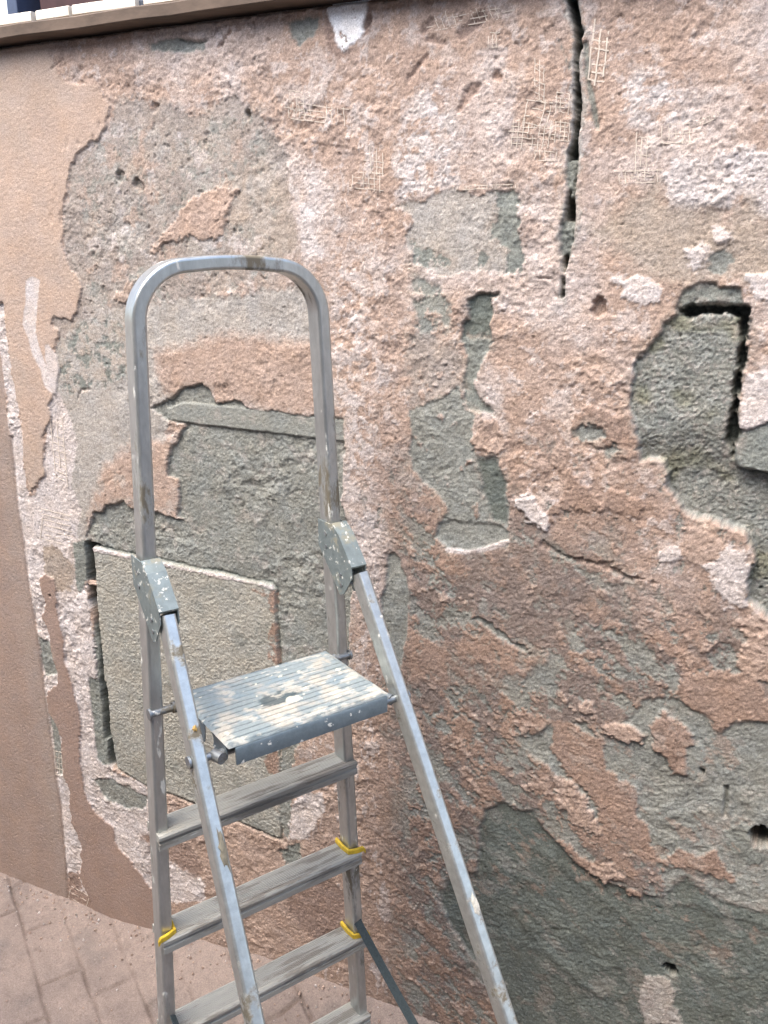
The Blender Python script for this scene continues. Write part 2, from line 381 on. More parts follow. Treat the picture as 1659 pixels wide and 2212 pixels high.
LINE = [(-135, 20), (-95, 250), (-48, 520), (0, 780), (8, 842), (13, 905), (19, 947), (25, 1000), (33, 1090), (44, 1153), (56, 1253), (69, 1331), (78, 1387), (89, 1465), (96, 1521), (105, 1585), (117, 1675), (128, 1746), (133, 1810), (139, 1870), (143, 1955)]
# chalky broken strip along the joint
patch(W(D0, -60, 640, 6, 656, 21, 778, 31, 842, 42, 894, 48, 947, 50, 1010, 63, 1074, 75, 1060, 95, 1030, 110, 1120, 120, 1180, 165, 1180, 185, 1240, 200, 1400, 210, 1480, 220, 1560, 235, 1650, 250, 1690, 330, 1760, 340, 2010, 200, 1980, 150, 1960, 143, 1955, 120, 1700, 98, 1577, 78, 1387, 56, 1253, 33, 1097, 8, 842, -60, 760), 'W', -.012, .007, .001)
patch(W(D0, 95, 860, 125, 850, 150, 900, 165, 960, 150, 1050, 170, 1100, 160, 1180, 100, 1190, 85, 1050, 97, 930), 'W', -.012, .004, .001, rag=.6)
patch(W(D0, 88, 1180, 130, 1190, 160, 1230, 150, 1280, 110, 1280, 92, 1230), 'T', -.012, .005)
sA = patch(A1, 'A', 0, .0003, .00055, soft=.0018, rag=.55)
patch(W(CB, 380, 680, 430, 640, 520, 700, 540, 830, 540, 960, 570, 1130, 610, 1230, 615, 1350, 620, 1480, 660, 1600, 700, 1720, 720, 1800, 740, 1900, 760, 2000, 780, 2212, 520, 2212, 460, 2000, 440, 1830, 550, 1760, 560, 1600, 490, 1400, 470, 1220, 405, 1050, 425, 930, 375, 760), 'N', -.001, .0003, .0005, soft=.0018, rag=.55)
patch(W(CC, 280, 200, 420, 100, 450, 200, 470, 330, 480, 500, 480, 650, 510, 770, 530, 850, 600, 940, 690, 1020, 700, 1090, 720, 1150, 800, 1220, 860, 1310, 910, 1380, 960, 1530, 960, 1750, 560, 1600, 530, 1430, 475, 1310, 490, 1250, 490, 1120, 425, 980, 412, 800, 378, 700, 362, 450), 'N', -.001, .0003, .0005, soft=.0018, rag=.55)
patch(W(CC, 395, 1290, 470, 1305, 485, 1400, 530, 1430, 575, 1540, 560, 1600, 400, 1520), 'R', -.010, .004)
patch(W(CC, 290, 330, 350, 420, 362, 520, 375, 700, 340, 700, 320, 560), 'E', -.020, .004, .001, rag=.4)
patch(W(CB, 350, 1250, 470, 1300, 500, 1500, 540, 1600, 430, 1640, 380, 1500), 'E', -.018, .005, rag=.4)
# pale scrape across the smooth render
patch(W(CA, 270, -110, 330, -160, 400, -120, 390, 60, 370, 250, 360, 420, 420, 600, 450, 720, 490, 760, 460, 640, 455, 540, 500, 530, 560, 620, 600, 780, 580, 900, 560, 1040, 500, 1020, 440, 940, 420, 800, 330, 640, 290, 480, 230, 330, 260, 150), 'W', -.0015, .0008, .0006, soft=.003, rag=.3)
put(sst(.05, .25, fbm(U, V, .25, 151, 2)) * (sA < 0) * .25, 'T')
# left of the joint: one smooth face set a little back
sL = up(sdf(W(D0, *[c for p in LINE for c in p]) + W(D0, 0, 2050, -900, 1900, -900, 60), Uh, Vh)) + edge * .12
wL = 1 - sst(-.0025, .0025, sL); put(wL, 'L', -.012, .0003, .0005)
put(wL * (1 - sst(.0, .10, -sL + .03 * big)) * .45, 'M')
put(wL * sst(.0, .3, fbm(U, V / 3, .09, 153, 3)) * .25, 'R')
dep -= .010 * np.exp(-((sL - .003) / .005) ** 2) * (V < 1.35)

# --- doorway-like opening and the grey mortar behind the ladder
patch(W(Q3, 640, 290, 690, 270, 740, 240, 790, 200, 870, 180, 905, 210, 930, 265, 1010, 255, 1100, 300, 1350, 328, 1480, 335, 1470, 700, 1520, 900, 1510, 1100, 1500, 1360, 1500, 1475, 1190, 1475, 1180, 1075, 400, 895, 360, 880, 375, 800, 400, 740, 440, 740, 450, 710, 530, 690, 560, 720, 680, 745, 800, 782, 750, 755, 770, 680, 765, 595, 715, 580, 720, 520, 740, 450, 760, 420, 800, 360, 720, 340), 'E', -.026, .0065, .0013, soft=.0022, rag=.5)
patch(W(Q3, 925, 270, 900, 215, 930, 180, 990, 190, 1000, 255), 'P', -.012, .008)
patch(W(Q3, 720, 290, 780, 265, 1000, 283, 1350, 328, 1480, 340, 1480, 435, 1355, 420, 1000, 378, 800, 354, 720, 338), 'E', -.012, .0006, .0008, soft=.0018, rag=.16)
put(up((sdf(W(Q3, 690, 270, 1480, 330, 1480, 1475, 360, 1475, 360, 700), Uh, Vh) < 0).astype(np.float32)) * mott(.1, .05, 157, .3) * .5, 'S')
# jamb, slot and slab
patch(W(CC, 545, 0, 600, -620, 640, -250, 610, 0, 640, 200, 655, 350, 670, 500, 700, 650, 620, 640, 580, 600, 560, 400, 530, 130), 'G', -.018, .004, .001, rag=.35)
patch(W(CB, 700, 360, 830, 300, 840, 700, 780, 820, 730, 820), 'G', -.010, .003, rag=.5)
patch(W(CB, 740, 830, 830, 780, 870, 1000, 920, 1400, 910, 1640, 850, 1650, 800, 1500, 780, 1200), 'W', -.006, .006)
patch(W(CB, 815, 335, 945, 368, 893, 405, 900, 520, 945, 740, 962, 960, 972, 1200, 1002, 1500, 1005, 1700, 1052, 2000, 1058, 2250, 995, 2250, 975, 2000, 955, 1700, 950, 1400, 890, 1020, 850, 900, 832, 700, 825, 480), 'D', -.085, .004, .001, soft=.003, rag=.3)
patch(W(CC, 615, 100, 640, 60, 655, 200, 672, 350, 678, 500, 708, 650, 690, 668, 655, 640, 650, 500, 640, 350, 630, 200), 'D', -.085, .004, .001, soft=.003, rag=.25)
SLAB = W(Q3, 398, 893, 680, 950, 1160, 1052, 1180, 1075, 1187, 1200, 1193, 1390) + W(Q5, 1203, 270, 1212, 655, 1212, 682, 830, 522, 630, 452, 500, 372, 470, 200, 455, 0) + W(Q3, 445, 1475, 430, 1300, 410, 1100)
patch(SLAB, 'D', -.034, .003, soft=.003, rag=.45, bias=-.0045, halo=False)
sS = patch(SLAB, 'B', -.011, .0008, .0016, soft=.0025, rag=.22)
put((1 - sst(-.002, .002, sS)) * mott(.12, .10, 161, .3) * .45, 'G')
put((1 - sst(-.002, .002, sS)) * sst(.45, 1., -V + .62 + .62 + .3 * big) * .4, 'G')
patch(W(Q3, 1040, 1070, 1150, 1070, 1185, 1090, 1190, 1390, 1150, 1380, 1170, 1200, 1150, 1110), 'O', None, None, mod=mott(-.25, .03, 163, .2), rag=.8)
patch(W(Q5, 1130, 330, 1200, 290, 1205, 400, 1150, 400), 'O', None, None, rag=.8)
s = up(sdline(W(Q3, 400, 900, 580, 940, 700, 968, 1140, 1060, 1165, 1068), Uh, Vh)); wt = 1 - sst(.0025, .005, s + edge * .35); put(wt, 'W', -.008)
patch(W(CC, 510, 770, 560, 700, 640, 670, 720, 690, 880, 780, 910, 850, 910, 1250, 850, 1300, 700, 1080, 690, 1020, 600, 940, 530, 850), 'W', -.012, .010, .0012)
patch(W(CC, 550, 730, 680, 720, 800, 800, 880, 850, 880, 930, 760, 900, 640, 850), 'E', -.020, .005)
patch(W(CC, 690, 1085, 830, 1075, 860, 1040, 930, 1060, 1100, 1200, 1180, 1300, 1236, 1340, 1236, 1480, 1050, 1480, 950, 1400, 850, 1280, 740, 1160), 'W', -.010, .010, .0012)
patch(W(CC, 840, 1080, 930, 1060, 1150, 1150, 1236, 1300, 1150, 1330, 1000, 1200), 'N', -.012, .002, soft=.012)
patch(W(Q5, 1205, 280, 1280, 230, 1260, 500, 1250, 660, 1215, 680, 1208, 500), 'E', -.014, .004)
patch(W(Q5, 1260, 500, 1380, 480, 1400, 560, 1320, 680, 1250, 680), 'W', -.006, .009)
patch(W(Q5, 1250, 900, 1400, 850, 1480, 900, 1480, 1100, 1350, 1120, 1250, 1000), 'N', -.014, .002, soft=.01)
patch(W(Q5, 1210, 730, 1290, 690, 1290, 760, 1240, 800), 'G', -.016, .003)
# --- right of the ladder
zone = (1 - sst(1.14, 1.34, V + .30 * (U + .35) + .10 * big)) * sst(-.72, -.60, U)
fine = fbm(U, V, .02, 180, 5, .75)
put(zone, 'O', -.009, .0022, .0014)
put(zone * sst(-.14, .04, diag2 + .45 * fine) * .95, 'Q', -.011, .0022, .0014)
put(zone * sst(.07, .13, diag + .38 * fine) * .9, 'E', -.015, .003, .0014)
put(zone * sst(.24, .32, fine) * .7, 'G', -.012)
put(zone * sst(.22, .28, .5 * fbm(U, V, .06, 177, 4, .6) - .5 * diag + .25 * fine) * .8, 'P', -.003, .004)
patch(W(CE, 280, 1080, 330, 1065, 380, 1130, 440, 1300, 447, 1500, 440, 1750, 425, 1850, 380, 2080, 330, 1980, 290, 1830, 230, 1700, 205, 1450, 260, 1350, 270, 1200), 'E', -.020, .0025, .0008, rag=.35)
patch(W(Q2, 20, 880, 150, 860, 290, 815, 480, 815, 560, 820, 580, 880, 590, 950, 565, 990, 585, 1080, 600, 1120, 600, 1180, 520, 1190, 400, 1170, 260, 1190, 130, 1150, 100, 1050, 130, 940), 'S', -.014, .003, .001)
patch(W(Q2, 460, 830, 560, 825, 585, 950, 568, 1000, 590, 1090, 602, 1180, 520, 1180, 540, 1080, 470, 1000, 490, 920), 'G', -.018, .003, .001)
patch(W(Q2, 120, 1060, 220, 1090, 300, 1140, 240, 1170, 120, 1160), 'G', -.016, .002, mod=mott(-.1, .03, 167))
patch(W(Q2, 410, 1090, 440, 1110, 435, 1170, 405, 1165), 'G', -.016, .002)
patch(W(Q2, 130, 1190, 240, 1230, 270, 1330, 262, 1475, 120, 1475), 'E', -.014, .003, .001, soft=.006, mod=mott(-.3, .04, 169, .2))
patch(W(Q4, 110, -20, 262, -20, 350, 100, 330, 200, 110, 310), 'M', -.013, .003, .001, soft=.01, mod=mott(-.4, .03, 171, .3))
patch(W(Q2, 360, 1300, 400, 1270, 500, 1255, 520, 1280, 455, 1290, 468, 1340, 452, 1420, 470, 1475, 330, 1480, 338, 1400, 370, 1380), 'D', -.026, .003, .001, rag=.5)
patch(W(Q4, 335, -10, 470, -5, 415, 90, 390, 180, 410, 235, 455, 290, 470, 315, 385, 310, 345, 300, 330, 190, 360, 80), 'G', -.020, .003, .001, rag=.5)
patch(W(Q4, 108, 300, 330, 190, 350, 290, 390, 320, 378, 440, 395, 500, 490, 490, 520, 600, 530, 700, 536, 895, 470, 888, 370, 915, 280, 905, 222, 850, 232, 790, 270, 750, 260, 700, 200, 640, 120, 560, 105, 450), 'E', -.015, .004, .0012, rag=.6, mod=mott(-.55, .04, 173, .25))
patch(W(Q4, 405, 520, 480, 500, 520, 600, 532, 800, 470, 770, 420, 640), 'D', -.022, .002, .001, rag=.4, soft=.006)
patch(W(Q4, 225, 850, 235, 795, 300, 770, 400, 790, 500, 800, 536, 830, 534, 880, 470, 885, 370, 910, 280, 900), 'E', -.024, .0015, .001, rag=.35, soft=.004)
s = up(sdline(W(Q4, 270, 905, 370, 918, 460, 895, 534, 868), Uh, Vh)); put(1 - sst(.002, .005, s + edge * .2), 'W', -.012)
patch(W(Q4, 400, 350, 420, 280, 440, 340, 480, 370, 515, 420, 512, 490, 480, 500, 400, 470, 382, 430), 'P', -.001, .005, .001)
patch(W(Q4, 560, 690, 600, 655, 650, 680, 720, 750, 700, 810, 630, 790, 580, 730), 'W', .002, .006, .001)
patch(W(Q4, 800, 540, 830, 590, 900, 640, 940, 720, 870, 730, 800, 720, 720, 780, 690, 730, 780, 680), 'O', -.001, .003)
patch(W(Q4, 960, 640, 1060, 660, 1130, 700, 1110, 770, 1000, 740, 930, 730), 'O', -.001, .004)
patch(W(Q4, 830, 330, 900, 280, 1000, 310, 1060, 330, 1100, 430, 1105, 500, 1000, 500, 900, 450, 830, 400), 'O', -.002, .003, .001)
patch(W(Q4, 830, 400, 880, 365, 960, 380, 940, 410, 860, 430), 'E', -.014, .003); patch(W(Q4, 930, 470, 1000, 450, 1020, 480, 960, 495), 'E', -.014, .003)
# lower right: rust coloured coat torn off in slanting strips
patch(W(Q4, 320, 940, 560, 900, 700, 960, 900, 1050, 1100, 1180, 1150, 1260, 900, 1200, 760, 1280, 560, 1300, 420, 1250, 330, 1120), 'Q', -.011, .0022, .0012, soft=.02, rag=2, mod=.35 + .65 * mott(-.15, .04, 176, .3))
patch(W(Q4, 130, 1330, 450, 1270, 700, 1350, 560, 1475, 100, 1475), 'O', -.008, .0015, .0011, soft=.02, rag=2, mod=.35 + .65 * mott(-.2, .04, 174, .3))
G1 = W(Q6, 235, 925, 250, 870, 290, 850, 400, 822, 410, 640, 440, 560, 510, 530, 560, 560, 640, 560, 690, 640, 760, 720, 830, 790, 900, 850, 1000, 890, 1080, 935, 1200, 935, 1210, 800, 1090, 720, 1040, 680, 930, 620, 850, 480, 740, 400, 660, 330, 560, 240, 620, 250, 740, 180, 870, 180, 930, 260, 960, 220, 1130, 90, 1250, 60, 1330, 120, 1400, 150, 1440, 220, 1520, 170, 1659, 170, 2200, 200, 2200, 2200, 640, 2200, 560, 1475, 400, 1220, 290, 1080)
sG1 = patch(G1, 'E', -.018, .004, .0013, rag=.6, soft=.004)
patch(W(Q6, 235, 925, 290, 850, 400, 822, 410, 640, 440, 560, 510, 530, 560, 560, 640, 560, 690, 640, 830, 790, 1000, 890, 1200, 935, 1300, 850, 1450, 960, 2200, 1150, 2200, 2200, 640, 2200, 560, 1475, 400, 1220, 290, 1080), 'D', -.026, .003, .0012, rag=.5, soft=.006)
patch(W(Q6, 740, 180, 810, 190, 870, 240, 930, 260, 950, 380, 1010, 420, 1085, 460, 1080, 580, 1130, 640, 1160, 740, 1200, 770, 1280, 730, 1350, 760, 1430, 740, 1450, 790, 1530, 850, 1490, 865, 1400, 830, 1300, 800, 1210, 790, 1150, 780, 1090, 720, 1040, 680, 950, 640, 930, 560, 870, 470, 790, 400, 720, 300), 'O', -.010, .0018, .0014, rag=.8, bias=-.003)
patch(W(Q6, 740, 420, 800, 420, 890, 510, 900, 590, 930, 660, 870, 640, 800, 590, 750, 530), 'P', -.002, .006)
patch(W(Q6, 650, 570, 700, 640, 780, 700, 850, 750, 940, 770, 1010, 800, 1040, 850, 960, 870, 900, 840, 830, 790, 760, 710, 690, 640), 'O', -.006, .004)
patch(W(Q6, 880, 790, 940, 770, 1020, 800, 1030, 850, 960, 868, 890, 835), 'P', -.002, .005)
patch(W(Q6, 1060, 910, 1140, 910, 1130, 930, 1080, 930), 'O', -.008, .003); patch(W(Q6, 1155, 890, 1195, 880, 1190, 930, 1160, 930), 'O', -.008, .003)
patch(W(Q6, 1150, 190, 1210, 130, 1260, 170, 1330, 220, 1350, 250, 1320, 300, 1310, 390, 1240, 410, 1220, 330, 1160, 280), 'O', -.003, .006)
patch(W(Q6, 930, 190, 1000, 170, 1080, 190, 1130, 220, 1130, 280, 1050, 260, 960, 220), 'P', .0, .005)
patch(W(Q6, 830, 90, 900, 90, 930, 130, 880, 150, 840, 130), 'P', .0, .005)
patch(W(Q6, 1250, 60, 1300, -40, 1620, -40, 1659, 100, 1700, 170, 1520, 170, 1460, 230, 1410, 200, 1400, 150, 1330, 120), 'O', -.006, .002, .0012)
patch(W(Q4, 1170, 900, 1250, 880, 1300, 920, 1260, 960, 1180, 970), 'W', -.002, .005)
patch(W(Q4, 1370, 960, 1450, 880, 1580, 900, 1590, 990, 1560, 1160, 1480, 1150, 1420, 1060), 'W', -.003, .006, rag=1.2)
patch(W(Q4, 1290, 820, 1400, 840, 1480, 880, 1400, 960, 1300, 960), 'P', -.004, .005, rag=1.2)
patch(W(Q4, 1500, 1200, 1600, 1170, 1800, 1200, 1800, 1520, 1600, 1475, 1520, 1400, 1560, 1300), 'P', -.003, .006)
patch(W(Q6, 1310, 290, 1370, 270, 1390, 330, 1340, 430, 1315, 400), 'E', -.012, .0008, rag=.4)
patch(W(Q6, 1125, 1290, 1180, 1270, 1240, 1300, 1250, 1400, 1290, 1500, 1100, 1500, 1100, 1400), 'S', -.020, .004, .0012)
patch(W(Q6, 1470, 650, 1530, 610, 1590, 640, 1600, 720, 1660, 730, 1600, 800, 1500, 760), 'G', -.014, .003)
wG1 = 1 - sst(-.004, .004, sG1); put(wG1 * sst(.30, .36, fbm(diag_a / 2, diag_b, .045, 184, 5, .7)) * .5 * sst(.30, .55, V), 'O'); put(wG1 * sst(.20, .25, fbm(diag_a / 2, diag_b, .05, 186, 6, .75)) * .28, 'S'); put(wG1 * sst(.22, .45, fbm(U, V, .09, 188, 4, .7)) * .22, 'R')
for poly in ([640, 720, 760, 800, 900, 920, 1010, 1000, 1120, 1110], [560, 1000, 700, 1180, 850, 1310, 940, 1360], [1180, 960, 1330, 960, 1480, 1010, 1659, 1070]):
    s = up(sdline(W(Q6, *poly), Uh, Vh)) + edge * .6; dep += .006 * np.exp(-(s / .012) ** 2)
groove(W(Q6, 1478, 460, 1478, 520, 1472, 590), .006, .02, rag=.2)
# --- deep broken-out pocket at the right edge
HOLE = W(CD, 700, 30, 860, 20, 870, 60, 1040, 60, 1055, 190, 1088, 230, 1085, 330, 1075, 500, 1078, 700, 1045, 770, 1025, 1000, 1015, 1150, 1040, 1200, 1130, 1190, 1255, 1130, 1700, 1000, 2300, 1000) + W(Q4, 2300, 1300, 1659, 1205, 1570, 1130, 1580, 1010, 1600, 930) + W(CD, 1080, 2020, 1000, 1990, 900, 1960, 800, 1900, 640, 1880, 530, 1780, 450, 1640, 430, 1460, 410, 1430, 240, 1440, 215, 1250, 190, 1150, 160, 1000, 160, 850, 200, 670, 290, 570, 350, 480, 430, 360, 520, 280, 550, 150, 620, 90)
sH = patch(HOLE, 'E', -.030, .0032, .0022, soft=.003, rag=.5)
put((1 - sst(-.003, .003, sH)) * mott(.0, .035, 181, .25) * .3, 'D')
put((1 - sst(-.003, .003, sH)) * mott(.12, .016, 182, .15) * .5, 'S')
wH = (1 - sst(-.003, .003, sH)) * sst(.1, .4, fbm(U, V, .10, 183, 3)); col[:] += (lin(150, 150, 118) * K - col) * (wH * .5)[..., None]
dep -= .02 * (1 - sst(-.003, .003, sH)) * sst(-.10, .02, -np.abs(V - 1.28) + .12) 
patch(W(CD, 560, 100, 700, 30, 870, 60, 1040, 60, 1058, 200, 800, 190, 640, 220, 540, 250), 'G', -.022, .002, .001, rag=.3)
patch(W(CD, 1000, 1230, 1100, 1200, 1250, 1140, 2200, 1000, 2200, 1800, 1255, 1552, 1150, 1520, 1010, 1500, 985, 1400), 'G', -.014, .0012, .0014, rag=.2)
patch(W(CD, 555, 250, 660, 215, 800, 192, 1060, 215, 1088, 240, 1092, 330, 1078, 500, 1072, 700, 1034, 770, 1024, 950, 1004, 1080, 1012, 1180, 1030, 1200, 990, 1380, 968, 1490, 955, 1380, 930, 1350, 900, 1290, 945, 1180, 962, 1000, 990, 800, 1012, 650, 1030, 520, 1028, 300, 960, 270, 700, 285, 570, 285), 'D', -.075, .010, .003, soft=.004, rag=.55)
# --- upper right: chalk patches, paint, grey scars
wf = dict(mod=mott(-.25, .03, 187, .3), soft=.012)
patch(W(Q2, 60, 570, 160, 370, 230, 350, 290, 450, 330, 560, 320, 680, 310, 800, 150, 860, 50, 860, 30, 700), 'W', -.008, .006, .002, **wf)
patch(W(Q2, 1000, 440, 1080, 280, 1200, 310, 1330, 420, 1350, 520, 1180, 560, 1060, 560), 'W', -.008, .006, .002, **wf)
patch(W(Q2, 1180, 750, 1250, 690, 1450, 680, 1560, 640, 1659, 650, 2200, 600, 2200, 1000, 1659, 950, 1590, 920, 1560, 850, 1480, 920, 1420, 890, 1340, 900, 1230, 890, 1200, 810), 'W', -.005, .006, .002, soft=.004)
patch(W(Q2, 900, 1000, 1180, 760, 1230, 890, 1340, 900, 1420, 890, 1480, 920, 1560, 850, 1700, 960, 1700, 1250, 1500, 1200, 1300, 1220, 1100, 1180), 'T', -.011, .002, .0011, soft=.02, rag=1.5)
patch(W(Q2, 1400, 980, 1460, 950, 1520, 1010, 1530, 1050, 1440, 1060), 'W', -.006, .004, .001); patch(W(Q2, 1290, 1080, 1380, 1040, 1420, 1090, 1330, 1190), 'W', -.006, .004, .001)
patch(W(Q2, 1420, 1100, 1470, 1070, 1510, 1130, 1440, 1190, 1400, 1160), 'E', -.014, .002, rag=.8)
patch(W(Q2, 990, 1210, 1100, 1195, 1200, 1250, 1190, 1320, 1050, 1300), 'W', -.003, .008)
patch(W(Q2, 1580, 1200, 1700, 1180, 1700, 1300, 1600, 1280), 'W', -.003, .006)
patch(W(CD, 1080, 780, 1200, 700, 1500, 700, 1500, 1000, 1250, 1130, 1130, 1185, 1030, 1180, 1040, 950), 'W', -.004, .006, .001, rag=.7)
patch(W(Q1, 635, 180, 760, 160, 820, 180, 890, 170, 880, 205, 800, 215, 640, 225), 'E', -.018, .002, rag=.5)
patch(W(Q1, 1250, 100, 1330, 70, 1390, 65, 1370, 110, 1340, 160, 1290, 190, 1260, 150), 'E', -.016, .003, rag=.6)
patch(W(Q1, 1390, 60, 1600, 40, 1590, 120, 1530, 200, 1450, 260, 1400, 180), 'R', -.010, .004)
sX = patch(W(Q1, 1405, -120, 1590, -120, 1570, 100, 1557, 165, 1520, 195, 1480, 222, 1440, 180, 1440, 120, 1410, 60), 'X', -.003, .0008, .0005, rag=.5, mod=1 - mott(.38, .022, 189))
# the long crack and its grey lips
CRK = [770, -60, 825, -60, 845, 80, 862, 130, 852, 200, 840, 250, 838, 330, 850, 400, 848, 490, 840, 600, 832, 700, 830, 800, 815, 980, 800, 1100, 782, 1190, 777, 1285, 760, 1285, 768, 1150, 768, 1000, 778, 900, 786, 800, 785, 690, 806, 600, 818, 480, 815, 300, 815, 150, 800, 60]
patch(W(Q2, *CRK), 'S', None, .003, rag=.9, bias=-.005, halo=False)
patch(W(Q2, *CRK), 'D', -.075, .008, .003, soft=.003, rag=.32, bias=.0015, halo=False)
patch(W(Q2, 782, 690, 830, 690, 822, 860, 800, 870, 780, 800), 'G', -.03, .008, rag=.4); patch(W(Q2, 765, 950, 812, 960, 800, 1110, 760, 1100), 'G', -.034, .008, rag=.4)
groove(W(Q2, 868, 180, 880, 370, 900, 440, 920, 548), .006, .012, 'E', .25)
groove(W(Q2, 750, 170, 780, 240, 800, 300), .005, .006, 'E', .3)
groove(W(Q2, 735, 1180, 735, 1260, 745, 1290), .005, .014, None, .2)
groove(W(Q2, 600, 1195, 735, 1205), .004, .012, None, .3)
for sx, sy, ex, ey in ((180, 240, 110, 330), (390, 380, 320, 470), (430, 70, 330, 150), (190, 170, 260, 190), (480, 320, 500, 340), (200, 90, 170, 130)):
    groove(W(Q2, sx, sy, ex, ey), .012, .010, 'R', .6, .004)
groove(W(Q1, 990, 135, 940, 200), .010, .010, 'R', .5); groove(W(Q1, 1590, 80, 1575, 115), .008, .014, 'R', .4); groove(W(Q1, 265, 255, 228, 295), .008, .008, None, .4)
groove(W(Q1, 770, 170, 830, 178, 890, 172), .005, .012, None, .5); groove(W(Q1, 1020, 130, 1080, 125, 1130, 115), .006, .012, None, .8)
groove(W(Q3, 330, 250, 345, 210, 385, 208), .005, .008, None, .3); groove(W(Q3, 450, 550, 480, 575, 510, 570), .003, .006, None, .4); groove(W(Q3, 400, 625, 460, 610, 520, 570), .003, .004, None, .4)
groove(W(Q4, 690, 880, 760, 930, 900, 960, 1050, 1020, 1160, 1040), .007, .012, None, 1.0); groove(W(Q4, 330, 1180, 430, 1210, 500, 1280, 610, 1340), .008, .012, 'E', 1.0)
groove(W(Q4, 1520, 560, 1600, 575, 1700, 590), .006, .012, None, .3)
groove(W(D0, 832, 470, 828, 620, 815, 800, 800, 950), .012, -.003, None, 1.)
# round drill holes
for c, x, y, r, d in ((Q6, 1627, 680, .019, .12), (Q6, 1235, 1258, .014, .10), (Q6, 1375, 395, .003, .03), (CB, 478, 848, .006, .05), (CF, 183, 1918, .004, .03), (Q2, 925, 1325, .013, .03), (Q1, 595, 805, .014, .02), (Q1, 510, 755, .008, .02), (Q1, 1065, 490, .009, .025), (Q1, 655, 465, .009, .015)):
    u0, z0 = wall_uv(c(x, y)); s = np.hypot((U - u0) * 1.1, V - z0) + edge * (1.1 if d < .05 else .7); dep -= d * (1 - sst(r - .003, r + .002, s))
# hammer pits in the left smooth face
for _ in range(60):
    u0, z0 = wall_uv(D0(random.uniform(60, 235), random.uniform(255, 480))); r = random.uniform(.002, .006)
    s = np.hypot(U - u0, (V - z0) * .5) + edge * .3 
    dep -= .005 * (1 - sst(r - .002, r + .002, s)) * sst(-.06, -.01, sA) * (sA < 0)
pits = sst(.30, .5, gn(U / .010, V / .006, 191)) * sst(.0, .3, gn(U / .05, V / .05, 193)); dep -= .0016 * pits * (aC < .0006)
# fine pores everywhere else
pore = sst(.60, .72, gn(U / .010, V / .009, 195)) * sst(-.1, .3, fbm(U, V, .07, 196, 2)); dep -= .007 * pore * (aC > .0015)
aC = np.where(aC > .0012, .0007 + .50 * aC, aC); aF = np.where(aF > .0006, aF * 1.15, aF)
_b0 = wall_uv((0, 84), .034); _b1 = wall_uv((548, 10), .034); zlb = _b0[1] + (_b1[1] - _b0[1]) / (_b1[0] - _b0[0]) * (U - _b0[0])
dep -= .035 * sst(-.010, -.002, V - zlb + .3 * edge)
shal = np.minimum(-dep, .034); dep = -(np.where(shal > 0, .40 * shal, shal)) + np.minimum(dep + .034, 0)
hgt = dep + aC * chip + aF * grain
hgt -= .004 * sst(.2, .5, gn(gouge_r / .05, gouge_t / .012, 197)) * (aC > .006)
hgt = np.maximum(hgt, -.13)
# colour variation that belongs to the material: aggregate, dust, damp mottling
rgh = (aC > .0013)
var = 1 + .10 * fbm(U, V, .09, 201, 4) + .10 * fbm(U, V, .02, 205, 3) * (aC > .0006) + .09 * gn(U / .0045, V / .0045, 207) * (aC > .0006) + .03 * gn(U / .005, V / .005, 208) + .16 * rgh * fbm(U, V, .011, 209, 4, .7) + .085 * rgh * np.clip(rng.normal(0, 1, U.shape), -2.2, 2.2).astype(np.float32)
gry = np.clip(1 - np.abs(col[..., 0] / np.maximum(col[..., 2], .01) - 1.05) / .25, 0, 1)
var = var * (1 + gry * rgh * (.20 * fbm(U, V, .028, 221, 5, .72) + .16 * fbm(U, V, .12, 223, 3) + .14 * fbm(diag_a / 2.5, diag_b, .03, 225, 4, .65) * sst(-.8, -.6, U)))
speck = sst(.5, .62, gn(U / .0052, V / .0052, 211)) * (aC > .0012)
var = var * (1 - .28 * speck)
lsp = sst(.5, .62, gn(U / .006, V / .006, 213)) * (aC > .0012); var = var * (1 + .22 * lsp)
col = np.clip(col * var[..., None], .01, .92)
hue = fbm(U, V, .05, 217, 3); col[..., 0] *= 1 + .04 * hue; col[..., 2] *= 1 - .05 * hue
nr, nc = U.shape
P3 = WD[None, None] * U[..., None] + WN[None, None] * (WDIST - hgt)[..., None]; P3[..., 2] = V
idx = np.arange(nr * nc).reshape(nr, nc)
quads = np.stack([idx[:-1, :-1], idx[:-1, 1:], idx[1:, 1:], idx[1:, :-1]], -1).reshape(-1, 4)
# close the back: rim swept to the rear face
rim = np.concatenate([idx[0, :], idx[1:, -1], idx[-1, -2::-1], idx[-2:0:-1, 0]])
verts = P3.reshape(-1, 3); nb = len(verts)
back = verts[rim] - WN * ((verts[rim] @ WN) - (WDIST + .21))[:, None]
rn = len(rim); k = np.arange(rn); k2 = (k + 1) % rn
side = np.stack([rim[k2], rim[k], nb + k, nb + k2], -1)
allv = np.concatenate([verts, back]); cc = np.concatenate([col.reshape(-1, 3), np.tile(C['E'], (rn, 1))])
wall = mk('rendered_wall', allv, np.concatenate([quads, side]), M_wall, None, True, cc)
tag(wall, 'garden wall with its pink render hacked off down to grey mortar', 'wall')
def surf(u, z):
    j = int(np.clip(np.searchsorted(us, u), 0, nc - 1)); i = int(np.clip(np.searchsorted(zs, z), 0, nr - 1)); return float(hgt[i, j])

